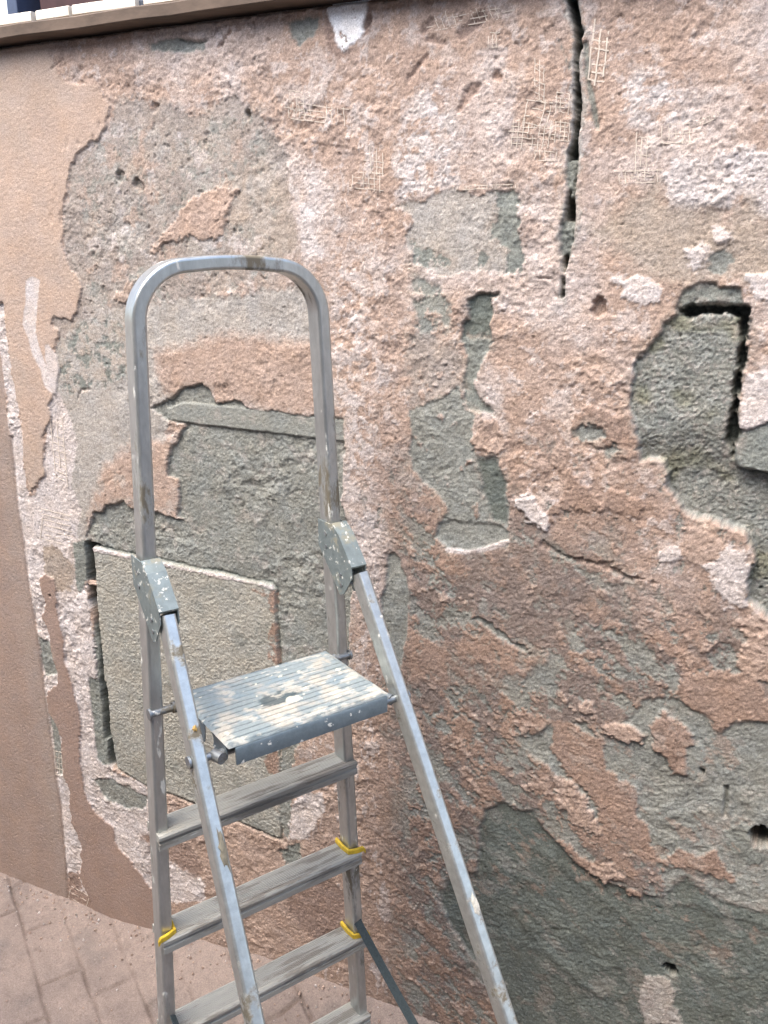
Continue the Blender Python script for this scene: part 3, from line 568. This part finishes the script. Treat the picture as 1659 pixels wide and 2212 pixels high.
# glass-fibre mesh showing in the render
def strands(rects, r=.0006, parent=None):
    """each rect: corner c0, along, across in wall coordinates, counts"""
    mb = MB()
    for (u0, z0, du, dz, nu, nv, p) in rects:
        for axis in (0, 1):
            n = nv if axis == 0 else nu
            for i in range(n + 1):
                t0, t1 = 0, 1
                if random.random() < .14: continue
                t0 = random.uniform(-.15, .12)
                t1 = random.uniform(.88, 1.15)
                if random.random() < .25: t0 += .3 * random.random()
                if random.random() < .25: t1 -= .3 * random.random()
                m = 7; pts = []
                for q in range(m):
                    t = t0 + (t1 - t0) * q / (m - 1)
                    a, b = (t, i / max(n, 1)) if axis == 0 else (i / max(n, 1), t)
                    u = u0 + du[0] * a + dz[0] * b + random.uniform(-.0008, .0008); z = z0 + du[1] * a + dz[1] * b + random.uniform(-.0008, .0008)
                    pts.append((u, z))
                hs = [surf(*pp) for pp in pts]; top = np.convolve(np.pad(hs, 1, 'edge'), [.3, .4, .3], 'valid')
                P = [wall_pt(uu, zz, tt * .85 + float(np.mean(hs)) * .15 + .0002 + (.0005 if axis else 0)) for (uu, zz), hh, tt in zip(pts, hs, top)]
                mb.sweep(P, [WD * (axis == 1) + np.array([0, 0, 1.0]) * (axis == 0)] * m, [-WN] * m, [(r, -r * .4), (r, r * .4), (-r, r * .4), (-r, -r * .4)])
    o = mb.build('reinforcing_mesh', M_mesh, parent); return o
def mrect(c, x0, y0, x1, y1, x2, y2, nu, nv):
    a = wall_uv(c(x0, y0)); b = wall_uv(c(x1, y1)); d = wall_uv(c(x2, y2))
    return (a[0], a[1], (b[0] - a[0], b[1] - a[1]), (d[0] - a[0], d[1] - a[1]), nu, nv, 0)
strands([mrect(Q1, 1240, 440, 1480, 470, 1245, 510, 10, 3), mrect(Q1, 1250, 390, 1310, 400, 1250, 470, 2, 3)], parent=wall)
strands([mrect(Q1, 1520, 740, 1640, 750, 1520, 810, 5, 3), mrect(Q1, 1570, 640, 1650, 650, 1572, 740, 3, 4)], parent=wall)
strands([mrect(Q2, 560, 520, 720, 530, 545, 640, 7, 5), mrect(Q2, 620, 430, 720, 445, 600, 530, 4, 3), mrect(Q2, 650, 650, 740, 655, 650, 690, 4, 1)], parent=wall)
strands([mrect(Q2, 720, 520, 800, 530, 715, 600, 4, 4), mrect(Q2, 745, 400, 800, 405, 740, 480, 3, 4)], parent=wall)
strands([mrect(Q2, 905, 100, 970, 110, 880, 340, 2, 7)], r=.0011, parent=wall)
strands([mrect(Q2, 1015, 740, 1180, 735, 1015, 790, 6, 2), mrect(Q2, 1090, 590, 1160, 600, 1085, 740, 3, 4)], parent=wall)
strands([mrect(Q2, 1200, 540, 1320, 530, 1200, 620, 4, 2), mrect(Q2, 1360, 520, 1440, 480, 1370, 540, 4, 1)], parent=wall)
strands([mrect(Q2, 190, 70, 500, 10, 210, 130, 12, 3)], parent=wall)
strands([mrect(Q2, 450, 140, 500, 140, 450, 200, 3, 2), mrect(Q2, 650, 270, 690, 290, 650, 420, 2, 6)], parent=wall)
strands([mrect(Q2, 295, 806, 565, 796, 296, 820, 14, 1)], parent=wall)
strands([mrect(CB, 410, 20, 690, 90, 380, 300, 0, 6), mrect(CA, 500, 1240, 620, 1290, 560, 1900, 2, 9)], r=.0009, parent=wall)
strands([mrect(CC, 320, 560, 375, 570, 325, 700, 2, 4), mrect(CC, 430, 1380, 540, 1440, 400, 1480, 1, 3)], r=.0008, parent=wall)
# a curl of render left hanging in the slot
def chunk(name, size, mat, seed, colr):
    rg = np.random.default_rng(seed); bm = bmesh.new(); bmesh.ops.create_icosphere(bm, subdivisions=2, radius=1)
    for v in bm.verts:
        p = v.co; n = 1 + .25 * math.sin(p.x * 5 + seed) * math.cos(p.y * 4 - seed) + rg.uniform(-.14, .14); v.co = Vector((p.x * size[0], p.y * size[1], p.z * size[2])) * n
    vs = [v.co[:] for v in bm.verts]; bm.verts.index_update(); fs = [[v.index for v in f.verts] for f in bm.faces]; bm.free()
    return mk(name, vs, fs, mat, None, False, np.tile(colr, (len(vs), 1)))
u0, z0 = wall_uv(CB(885, 742))
fr = chunk('render_fragment', (.026, .007, .006), M_wall, 3, C['P']); fr.location = wall_pt(u0, z0, -.012); fr.rotation_euler = (0, .05, _a)
tag(fr, 'small pink render fragment lodged across the dark vertical slot', 'fragment')

# ------------------------------------------------------------------ paving
def floor_z(u, v):
    """u along the wall, v metres out from it"""
    return np.clip(.142 * (u + 1.5), 0, .066) * np.exp(-np.maximum(v, 0) / .09) + .006 * np.exp(-np.maximum(v, 0) / .03)
fu2 = np.arange(-2.3, .5, .004); fv = np.arange(-.03, 1.1, .004)
fu2 = np.concatenate([np.arange(-6, -2.3, .08), fu2, np.arange(.5, 4, .08)]); fv = np.concatenate([fv, np.arange(1.1, 5, .08)])
A, Bv = np.meshgrid(fu2, fv); A = A.astype(np.float32); Bv = Bv.astype(np.float32)
th = math.radians(33); pu = A * math.cos(th) + Bv * math.sin(th); pv = -A * math.sin(th) + Bv * math.cos(th)
PW, PL = .105, .21
pu = pu + .004 * fbm(A, Bv, .2, 301, 2); pv = pv + .004 * fbm(A, Bv, .2, 303, 2)
row = np.floor(pv / PW); ju = np.abs(((pu + (row % 2) * PL / 2) / PL) % 1 - .5) * PL; jv = np.abs((pv / PW) % 1 - .5) * PW
jd = np.minimum(PL / 2 - ju, PW / 2 - jv)
dust = sst(-.25, .45, fbm(A, Bv, .22, 307, 4) + .5 * np.exp(-Bv / .15))
zf = floor_z(A, Bv) - .008 * (1 - sst(.002, .008, jd)) * (1 - .75 * dust) + .0016 * fbm(A, Bv, .03, 311, 4) + .0025 * fbm(A, Bv, .10, 313, 3)
cl = cells(A, Bv, .02, 317); crumb = np.where(cl[2] > .80, np.maximum(0, .22 - cl[0]), 0) * .02; zf = zf + crumb
cl = cells(A, Bv, .05, 319); zf = zf + np.where(cl[2] > .88, np.maximum(0, .16 - cl[0]), 0) * .045
FC = np.empty(A.shape + (3,), np.float32); FC[:] = lin(164, 148, 138) * K
wt = (1 - dust)[..., None]; FC += (lin(142, 129, 122) * K - FC) * wt * .8
jw = ((1 - sst(.001, .0065, jd + .003 * fbm(A, Bv, .02, 331, 3))) * sst(-.35, .15, fbm(A, Bv, .06, 333, 4)) * (.35 + .5 * (1 - dust)))[..., None]; FC += (lin(104, 88, 78) * K - FC) * jw * .65
gz = sst(.15, .5, fbm(A, Bv, .16, 323, 4))[..., None]; FC += (lin(132, 124, 119) * K - FC) * gz * .45
FC *= (1 + .10 * fbm(A, Bv, .03, 327, 3) + .10 * gn(A / .009, Bv / .009, 329))[..., None]
PF = WD[None, None] * A[..., None] + WN[None, None] * (WDIST - Bv)[..., None]; PF[..., 2] = zf
n0, n1 = A.shape; ix = np.arange(n0 * n1).reshape(n0, n1)
fl = mk('patio', PF.reshape(-1, 3), np.stack([ix[:-1, :-1], ix[1:, :-1], ix[1:, 1:], ix[:-1, 1:]], -1).reshape(-1, 4), M_floor, None, True, np.clip(FC, .01, .9).reshape(-1, 3)); tag(fl, kind='structure')
gr = mk('ground', [(-60, -60, -.03), (60, -60, -.03), (60, 60, -.03), (-60, 60, -.03)], [(0, 1, 2, 3)], M_floor, None, False, np.tile(lin(146, 135, 128) * K, (4, 1))); tag(gr, kind='structure')
# loose crumbs of render at the foot of the wall
vs, fs, cs = [], [], []
for i in range(620):
    u = random.uniform(-2.1, -.3); v = abs(random.gauss(0, .16)) * (.25 if random.random() < .5 else 1) + .004; r = random.choice((.0016, .002, .0025, .003, .004)) * random.uniform(.7, 1.2)
    c = wall_pt(u, float(floor_z(np.float32(u), np.float32(v))) + r * .3, v)
    ang = random.random() * 6.28; b = len(vs)
    for a in range(5):
        t = ang + a * 1.2566; rr = r * random.uniform(.7, 1.3); vs.append((c[0] + rr * math.cos(t), c[1] + rr * math.sin(t), c[2] - r * .3))
    for a in range(5):
        t = ang + .3 + a * 1.2566; rr = r * random.uniform(.4, .8); vs.append((c[0] + rr * math.cos(t), c[1] + rr * math.sin(t), c[2] + r * random.uniform(.5, 1)))
    for a in range(5): fs.append((b + a, b + (a + 1) % 5, b + 5 + (a + 1) % 5, b + 5 + a))
    fs.append(tuple(b + 5 + a for a in range(5))); cs += [C[random.choice('PPNRMW')] * .95] * 10
cr = mk('mortar_crumbs', vs, fs, M_wall, None, False, np.array(cs)); tag(cr, 'pink mortar crumbs scattered on the paving along the wall', 'rubble', kind='stuff')

# ------------------------------------------------------------------ coping: board, cream stones
def plane_line(p, q, out):
    a = wall_uv(p, out); b = wall_uv(q, out); return a, b
OUT = .034
(ua, za), (ub, zb) = plane_line((0, 84), (548, 10), OUT)
zb_ = (za + zb) / 2; (uc, zc) = wall_uv((0, 55), OUT); (ud, zd) = wall_uv((318, 0), OUT)
sl_b = (zb - za) / (ub - ua); zlow = lambda u: za + sl_b * (u - ua); BH = zc - zlow(uc)
def bar_on_wall(mb, u0, u1, z0, z1, o0, o1, n=1, jit=0.0):
    pts = []
    for i in range(n + 1):
        u = u0 + (u1 - u0) * i / n
        pts.append((u, zlow(u) - za))
    sec = [(o1, z0), (o1, z1), (o0, z1), (o0, z0)]
    P = [wall_pt(u, dz + za, 0) for u, dz in pts]
    c = .0025; (x0, x1) = (min(o0, o1), max(o0, o1))
    sec = [(x1, z0 + c), (x1, z1 - c), (x1 - c, z1), (x0 + c, z1), (x0, z1 - c), (x0, z0 + c), (x0 + c, z0), (x1 - c, z0)]
    A_ = [-WN] * len(P); B_ = [np.array([0, 0, 1.0])] * len(P)
    if jit: P = [p + np.array([0, 0, random.uniform(-jit, jit)]) - WN * random.uniform(-jit, jit) for p in P]
    mb.sweep(P, A_, B_, sec); return mb
bd = bar_on_wall(MB(), -3.2, 1.3, 0, BH, -.20, OUT, 60, .0012).build('timber_board', M_wood, None, angle=30)
tag(bd, 'weathered brown timber board laid along the top of the hacked wall', 'board')
# cream stones on the board, dark joints between; survey x of the joints
cuts = [(67, 42), (78, 40), (147, 20), (155, 18), (290, -12), (308, -16)]
jo = [wall_uv((x, y), OUT - .008)[0] for x, y in cuts]
spans = [(jo[0] - .62, jo[0] - .36, 'cream coping stone cut off by the left edge of the picture'), (jo[0] - .34, jo[0], 'cream coping stone at the left end, under the pale window'),
         (jo[1], jo[2], 'short cream coping stone between two longer ones'), (jo[3], jo[4], 'longest cream coping stone on the brown board'), (jo[5], jo[5] + .38, 'cream coping stone running out of the top of the picture')]
_, zt = wall_uv((190, 5), OUT - .008); SH = max(.02, zt - zlow(wall_uv((190, 5), OUT - .008)[0]) - BH)
for i, (a, b, lb) in enumerate(spans[1:]):
    o = bar_on_wall(MB(), a, b, BH + .0005, BH + SH, -.18, OUT - .008, 3, .0006).build('coping_stone', M_cream, None, angle=30)
    tag(o, lb, 'coping stone', 'cream coping stones on the wall top')
jm = bar_on_wall(MB(), -2.9, 1.0, BH + .001, BH + SH * .8, -.17, OUT - .02, 4).build('mortar_bed', M_gap, None)
tag(jm, 'dark mortar bed showing in the joints between the cream coping stones', 'mortar')

# ------------------------------------------------------------------ house behind (only its window corner shows)
def at_depth(p, d):
    r = ray(p); return CAM + r * (d / math.hypot(r[0], r[1]))
hb = bpy.data.objects.new('house', None); COL.objects.link(hb)
c0 = at_depth((0, 20), 4.2); ang = _a
hb.location = (c0[0], c0[1], 0); hb.rotation_euler = (0, 0, ang)
tag(hb, 'brown house behind the wall with a navy framed window', 'house')
zc_ = c0[2]
px = lambda x: float((at_depth((x, 10), 4.2) - c0) @ WD)
MB().box((-4, .12, 0), (6, .5, 5.5)).build('wall', M_brown, hb)
wf_ = MB()
wf_.box((px(48), -.02, zc_ - .9), (px(92), .11, zc_ + 1.0), .004); wf_.box((-1.5, -.02, zc_ + 1.0), (px(92), .11, zc_ + 1.06)); wf_.box((-1.5, -.02, zc_ - .96), (px(92), .11, zc_ - .9))
wo = wf_.build('window', M_navy, hb)
MB().box((-1.5, .03, zc_ - .9), (px(48), .1, zc_ + 1.0)).build('pane', M_pale, wo)
dr = MB().box((px(158), .02, zc_ - 1.1), (px(420), .115, zc_ + 1.2)).build('shutter', M_maroon, hb)

# unseen wall added behind the viewer, blocks sky light from the lower wall
ow = MB().box((-9, 0, 0), (8, .22, OPP_H), .01).build('unseen_shade_wall', M_opp, None); tag(ow, 'tall unseen plastered wall added behind the viewer to block sky light', 'wall')
ow.location = wall_pt(0, -.02, OPP_D); ow.rotation_euler = (0, 0, _a + math.pi)
# ------------------------------------------------------------------ the ladder
LO = np.array([-.22959, 1.34184, H]); LA, LL = .964377, .006555
LX = np.array([math.sin(LA), math.cos(LA), 0]); LYh = np.array([-math.cos(LA), math.sin(LA), 0])
LD = math.cos(LL) * np.array([0, 0, -1.0]) + math.sin(LL) * LYh; LN = np.cross(LX, LD); LN = LN if LN @ LYh > 0 else -LN
lad = bpy.data.objects.new('step_ladder', None); COL.objects.link(lad)
base = LO + LD * H; mm = Matrix.Identity(4)
for i, v in enumerate((LX, LN, -LD)):
    for j in range(3): mm[j][i] = v[j]
mm.translation = Vector(base); lad.matrix_world = mm
tag(lad, 'paint-spattered aluminium step ladder with a hooped handrail standing before the wall', 'ladder')
w0, kt = .150, .0395; TX, TY = .0213, .0382
hx = lambda z: w0 + kt * (H - z)
# hoop and rails in one bent tube
zt_ = 1.742; Rr = .082; pts = []; nrm = []
zb1 = zt_ - Rr - .004; xt = hx(zb1)
for z in np.linspace(.0, zb1, 40)[:-1]: pts.append((-hx(z), 0, z))
ctr = (-xt + Rr, zb1)
sec_n = 18
for i in range(sec_n + 1):
    t = math.pi - (math.pi / 2) * i / sec_n; pts.append((ctr[0] + Rr * math.cos(t), 0, ctr[1] + Rr * math.sin(t)))
tp = [(x, 0, zb1 + Rr + .004 * (1 - (x / (xt - Rr)) ** 2) ) for x in np.linspace(-(xt - Rr), xt - Rr, 14)[1:-1]]
half = pts[:]; pts = half + tp + [(-x, y, z) for x, y, z in half[::-1]]
P = np.array(pts); T = np.gradient(P, axis=0); T /= np.linalg.norm(T, axis=1)[:, None]
Nn = np.stack([T[:, 2], 0 * T[:, 0], -T[:, 0]], 1)
MB().sweep(P, Nn, [np.array([0, 1.0, 0])] * len(P), rrect(TX, TY, .0042, 3)).build('handrail_frame', M_alu, lad, angle=40)
for s in (-1, 1): MB().box((s * hx(0) - .017, -.026, -.002), (s * hx(0) + .017, .026, .035), .004).build('rubber_foot', M_rub, lad, angle=30)
# treads: ribbed extrusions notched round the rails
TZ = [.828, .621, .414, .207]
for z in TZ:
    hw = hx(z) + .0105; y0, y1 = -.031, .026
    sec = [(y1, -.020), (y1, -.003), (y1 - .002, -.001)]
    n = 11
    for i in range(n):
        a = y1 - .004 - (y1 - y0 - .014) * i / n; b = y1 - .004 - (y1 - y0 - .014) * (i + .72) / n
        sec += [(a, 0), (b, 0), (b - .0003, -.0009), (a - (y1 - y0 - .014) / n + .0003, -.0009)]
    sec += [(y0 + .009, 0), (y0 + .003, 0), (y0, -.003), (y0, -.0085), (y0 + .004, -.0105), (y0 + .004, -.0145), (y0 + .001, -.016), (y0 + .001, -.027), (y0 + .003, -.028), (y0 + .005, -.027), (y0 + .005, -.0165), (y1 - .003, -.0165), (y1 - .003, -.020)]
    # left end sits a touch higher, as the old ladder has racked
    m_ = 24; Pp = [(-hw + 2 * hw * i / m_, 0, z + .0003 * math.sin(i * .5)) for i in range(m_ + 1)]
    tr = MB().sweep(Pp, [np.array([0, 1.0, 0])] * (m_ + 1), [np.array([0, 0, 1.0])] * (m_ + 1), sec).build('tread', M_tread, lad, angle=30)
def cap(s, z):
    x = s * hx(z); i = -s; mb = MB()
    xi = x + i * (TX / 2 + .003); xo = x - i * (TX / 2 + .004)
    path = [(xi + i * .002, .024, z + .006), (xi + i * .002, .0, z + .004), (xi, -TY / 2 - .001, z + .004), (x, -TY / 2 - .006, z + .004), (xo, -TY / 2 - .009, z + .005), (xo - i * .004, -TY / 2 - .008, z - .002)]
    P = np.array(path); Tn = np.gradient(P, axis=0); Tn /= np.linalg.norm(Tn, axis=1)[:, None]
    Bb = np.cross(Tn, [0, 0, 1.0]); Bb /= np.linalg.norm(Bb, axis=1)[:, None]
    mb.sweep(P, Bb, [np.array([0, 0, 1.0])] * len(P), rrect(.006, .011, .002, 3)); return mb.build('yellow_end_cap', M_yel, lad, angle=40)
cap(1, .621); cap(1, .414); cap(-1, .621)
# rear legs
def leg_y(s, z): return -.077 - .554 * (1.227 - z) if s < 0 else -.087 - .577 * (1.234 - z)
for s in (-1, 1):
    zsx = np.linspace(0.0, 1.232, 22); Pp = [(s * (hx(z) - .001), leg_y(s, z), z) for z in zsx]
    t = np.array(Pp[-1]) - np.array(Pp[0]); t /= np.linalg.norm(t); ax = np.array([1.0, 0, 0]); ax -= t * (ax @ t); ax /= np.linalg.norm(ax); ay = np.cross(t, ax)
    o = MB().sweep(Pp, [ax] * 22, [ay] * 22, rrect(.0215, .031, .0042, 3)).build('rear_leg', M_leg, lad, angle=40)
    c = Pp[0]; MB().box((c[0] - .018, c[1] - .03, -.002), (c[0] + .018, c[1] + .024, .03), .004).build('rubber_foot', M_rub, lad, angle=30)
MB().tube((-hx(.25), leg_y(-1, .25), .25), (hx(.25), leg_y(1, .25), .25), .008).build('rear_crossbar', M_rod, lad, angle=40)
def daub(s, z, r, dz, mt, side=0):
    rg = np.random.default_rng(int(z * 1000)); n = 16; c = np.array([s * (hx(z) - .001), leg_y(s, z), z])
    t = np.array([0, leg_y(s, z + .1) - leg_y(s, z), .1]); t /= np.linalg.norm(t); nn = np.cross([1.0, 0, 0], t); nn = -nn if nn[1] > 0 else nn
    rim = [(r * math.cos(6.283 * i / n) * rg.uniform(.5, 1.3) + side, dz * math.sin(6.283 * i / n) * rg.uniform(.5, 1.3)) for i in range(n)]
    v = [c + np.array([1.0, 0, 0]) * np.clip(a, -.0104, .0104) + t * b + nn * .0156 for a, b in rim] + [c + np.array([1.0, 0, 0]) * np.clip(a * .6, -.0095, .0095) + t * b * .6 + nn * .0172 for a, b in rim]
    MB().add(v, [(i, (i + 1) % n, n + (i + 1) % n, n + i) for i in range(n)] + [tuple(range(n, 2 * n))]).build('paint_daub', mt, lad, angle=60)
daub(1, .742, .006, .022, M_splat, .003); daub(-1, 1.083, .004, .006, M_ochre, .001); daub(-1, .93, .006, .03, M_grime, .004)
# hinge brackets folded over rail and leg
for s in (-1, 1):
    x = s * hx(1.26); hwid = TX / 2 + .0028; th_ = .0018
    prof = [(.021, 1.306), (-.022, 1.306), (-.045, 1.291), (-.086, 1.243), (-.088, 1.226), (-.062, 1.190), (-.048, 1.184), (-.03, 1.206), (.021, 1.258)]
    mb = MB()
    for side_ in (-1, 1):
        xa = x + side_ * hwid; xb = x + side_ * (hwid + th_); n = len(prof)
        if side_ == -1: pf = prof
        else: pf = prof
        mb.add([(xa, y, z) for y, z in pf] + [(xb, y, z) for y, z in pf], [tuple(range(n)), tuple(range(2 * n - 1, n - 1, -1))] + [(i, (i + 1) % n, n + (i + 1) % n, n + i) for i in range(n)])
    xw = hwid + th_
    strip = [(-.022, 1.306), (-.045, 1.291), (-.086, 1.243)]
    fo = [(-.024, 1.3075), (-.0465, 1.2930), (-.0875, 1.2452)]
    v = []
    for (ya, za_), (yb, zb2) in zip(strip, fo): v += [(x - xw, ya, za_), (x + xw, ya, za_), (x - xw, yb, zb2 + .001), (x + xw, yb, zb2 + .001)]
    f = []
    for i in range(2):
        a = i * 4; f += [(a, a + 4, a + 5, a + 1), (a + 2, a + 3, a + 7, a + 6), (a, a + 2, a + 6, a + 4), (a + 1, a + 5, a + 7, a + 3)]
    f += [(0, 1, 3, 2), (8, 10, 11, 9)]
    mb.add(v, f); br = mb.build('hinge_bracket', M_brk, lad, smooth=False)
    for y, z in ((-.005, 1.285), (-.006, 1.262), (-.052, 1.222), (-.054, 1.204)):
        MB().tube((x - xw - .0016, y, z), (x + xw + .0016, y, z), .0036, 10).build('rivet', M_rod, br, angle=40)
# platform: ribbed tray with folded edges
PX0, PX1, PY0, PY1, PZ = -.138, .148, -.205, -.003, 1.064
gx = np.linspace(PX0, PX1, 150); gy = np.linspace(PY0, PY1, 205)
GX, GY = np.meshgrid(gx, gy); gu = (GX - PX0) / (PX1 - PX0); gv = (GY - PY0) / (PY1 - PY0)
rib = np.abs(((gv * 15 + .25 * (gu - .5) * np.sign(.5 - gv) * 0) % 1) - .5)
inr = sst(.02, .04, gv) * (1 - sst(.955, .97, gv)) * sst(.015, .03, gu) * (1 - sst(.97, .985, gu))
worn = sst(.1, .5, fbm(GX.astype(np.float32), GY.astype(np.float32), .09, 401, 4) + .9 * np.exp(-(((gu - .50) / .2) ** 2 + ((gv - .45) / .17) ** 2)))
ZZ = PZ - .0024 * (1 - sst(.06, .13, rib)) * inr * (1 - .75 * worn) + .0005 * fbm(GX.astype(np.float32), GY.astype(np.float32), .02, 403, 3) - .003 * (1 - sst(0, .03, np.minimum(np.minimum(gv, 1 - gv) * .7, np.minimum(gu, 1 - gu))))
gxf = GX.astype(np.float32); gyf = GY.astype(np.float32)
pc = np.empty(GX.shape + (3,), np.float32); pc[:] = lin(158, 170, 171) * .62
tan = sst(-.1, .4, fbm(gxf, gyf, .06, 405, 4))[..., None]; pc += (lin(212, 204, 188) * .62 - pc) * tan * .8
dk = (1 - sst(.05, .12, rib)) * inr * (1 - .8 * worn); pc += (lin(70, 82, 86) * .6 - pc) * dk[..., None] * .9
cen = np.exp(-(((gu - .47 - .25 * (gv - .45)) / .17) ** 2 + ((gv - .45) / .12) ** 2) * 1.2); cw = sst(.35, .6, cen + .35 * fbm(gxf, gyf, .02, 407, 4)); pc += (lin(84, 98, 102) * .6 - pc) * cw[..., None] * .85
blu = sst(.2, .4, fbm(gxf, gyf, .045, 409, 4)); pc += (lin(150, 170, 178) * .6 - pc) * blu[..., None] * .6
wb = sst(.30, .45, np.exp(-(((gu - .52) / .05) ** 2 + ((gv - .36) / .05) ** 2)) + .25 * fbm(gxf, gyf, .012, 411, 3)); smr = sst(.12, .30, fbm(gxf / 1.8, gyf, .03, 414, 5, .65) + .25 * (.45 - gv) + .2 * (gu - .5)); pc += (lin(226, 220, 204) * .64 - pc) * smr[..., None] * .6
spl = np.maximum(wb, sst(.50, .55, gn(gxf / .013, gyf / .009, 413)) * sst(.1, .2, fbm(gxf, gyf, .06, 416, 3))); pc += (lin(232, 228, 208) * .68 - pc) * spl[..., None] * .9
ed = 1 - sst(.0, .05, np.minimum(gv, 1 - gv) + .04 * fbm(gxf, gyf, .02, 415, 3)); pc += (lin(105, 120, 128) * .6 - pc) * ed[..., None] * .8
pc *= (1 + .12 * fbm(gxf, gyf, .006, 417, 2))[..., None]
ix = np.arange(GX.size).reshape(GX.shape)
M_dust = masonry('dusty_platform_top', bump=.12, scale=500, rough=.75, amt=.10)
plat = mk('platform', np.stack([GX, GY, ZZ], -1).reshape(-1, 3), np.stack([ix[:-1, :-1], ix[:-1, 1:], ix[1:, 1:], ix[1:, :-1]], -1).reshape(-1, 4), M_dust, lad, True, np.clip(pc, .01, .9).reshape(-1, 3))
ap = MB(); e = .0025
ap.sweep([(PX0 + .010, PY0, PZ), (PX1 - .006, PY0, PZ)], [np.array([0, 1.0, 0])] * 2, [np.array([0, 0, 1.0])] * 2, [(.003, -.0032), (-.001, -.004), (-.003, -.007), (-.003, -.031), (0, -.031), (.0006, -.0075), (.003, -.006)])
ap.sweep([(PX0 + .004, PY1, PZ), (PX1 - .004, PY1, PZ)], [np.array([0, -1.0, 0])] * 2, [np.array([0, 0, 1.0])] * 2, [(.003, -.0032), (-.001, -.004), (-.003, -.007), (-.003, -.027), (0, -.027), (.0006, -.0075), (.003, -.006)])
for s, x in ((-1, PX0), (1, PX1)):    # torn, curled end flaps
    for (ya, yb, curl) in ((PY0 + .012, PY0 + .060, .016), (PY0 + .085, PY1 - .030, .004)):
        Pp = []; n = 9
        for i in range(n):
            t = i / (n - 1); Pp.append((x + s * (.0005 + curl * .55 * t * t - .010 * t * (curl > .01)), 0, PZ - .003 - .030 * t + curl * .35 * t * t))
        v = []; f = []
        for j, yy in enumerate(np.linspace(ya, yb, 6)):
            bow = math.sin(j / 5 * math.pi)
            for (xx, _, zz) in Pp: v.append((xx, yy, zz - .004 * bow * (zz < PZ - .02)))
        m0 = len(v); v += [(xx - s * .0014, yy, zz - .0004) for xx, yy, zz in v]
        for j in range(5):
            for i in range(n - 1):
                a = j * n + i; f += [(a, a + 1, a + n + 1, a + n), (m0 + a, m0 + a + n, m0 + a + n + 1, m0 + a + 1)]
        for i in range(n - 1):
            f += [(i, m0 + i, m0 + i + 1, i + 1), (5 * n + i, 5 * n + i + 1, m0 + 5 * n + i + 1, m0 + 5 * n + i)]
        for j in range(5): f += [(j * n + n - 1, m0 + j * n + n - 1, m0 + (j + 1) * n + n - 1, (j + 1) * n + n - 1)]
        ap.add(v, f)
ap.build('folded_edge', M_plat, plat, angle=35)
for (yl, zl, yr, zr, nm) in ((leg_y(-1, 1.043) + .002, 1.043, leg_y(1, 1.040) + .002, 1.040, 0), (-.036, 1.058, .006, 1.047, 1)):
    rb = MB(); xa, xb = -hx(1.05), hx(1.05)
    yr = yl if nm == 0 else -.018; yl = yl if nm == 0 else -.018
    zr = zl = PZ - .020 if nm == 0 else PZ - .016
    if nm == 0: yl, yr = leg_y(-1, zl), leg_y(1, zr)
    rb.tube((xa - .013, yl, zl), (xb + .013, yr, zr), .0062)
    for xx in (PX0 - .010, PX1 + .008): rb.tube((xx - .003, yl, zl), (xx + .003, yr, zr), .0092)
    for xx, s in ((xa, -1), (xb, 1)): rb.tube((xx + s * .0108, yl if s < 0 else yr, zl), (xx + s * .0145, yl if s < 0 else yr, zr), .0095)
    rb.build('pivot_rod', M_rod, lad, angle=40)
# webbing straps from rail to rear leg
for s in (-1, 1):
    mb = MB(); n = 18; a = np.array([s * (hx(.44) - .004), -TY / 2 - .002, .452]); b = np.array([s * (hx(.2) + .0), leg_y(s, .17) + .02, .17]); Pp = []
    for i in range(n):
        t = i / (n - 1); p = a + (b - a) * t; p[2] -= .055 * math.sin(math.pi * t) * .5; Pp.append(p)
    Pp = np.array(Pp); Tn = np.gradient(Pp, axis=0); Tn /= np.linalg.norm(Tn, axis=1)[:, None]
    Aa = []
    for i, tn in enumerate(Tn):
        up_ = np.array([.75 * s, 0, 1.0]); up_ = up_ - tn * (up_ @ tn); up_ /= np.linalg.norm(up_); Aa.append(up_)
    mb.sweep(Pp, Aa, [np.cross(t_, a_) for t_, a_ in zip(Tn, Aa)], rrect(.018, .0016, .0007, 2)); mb.build('strap', M_strap, lad, angle=40)
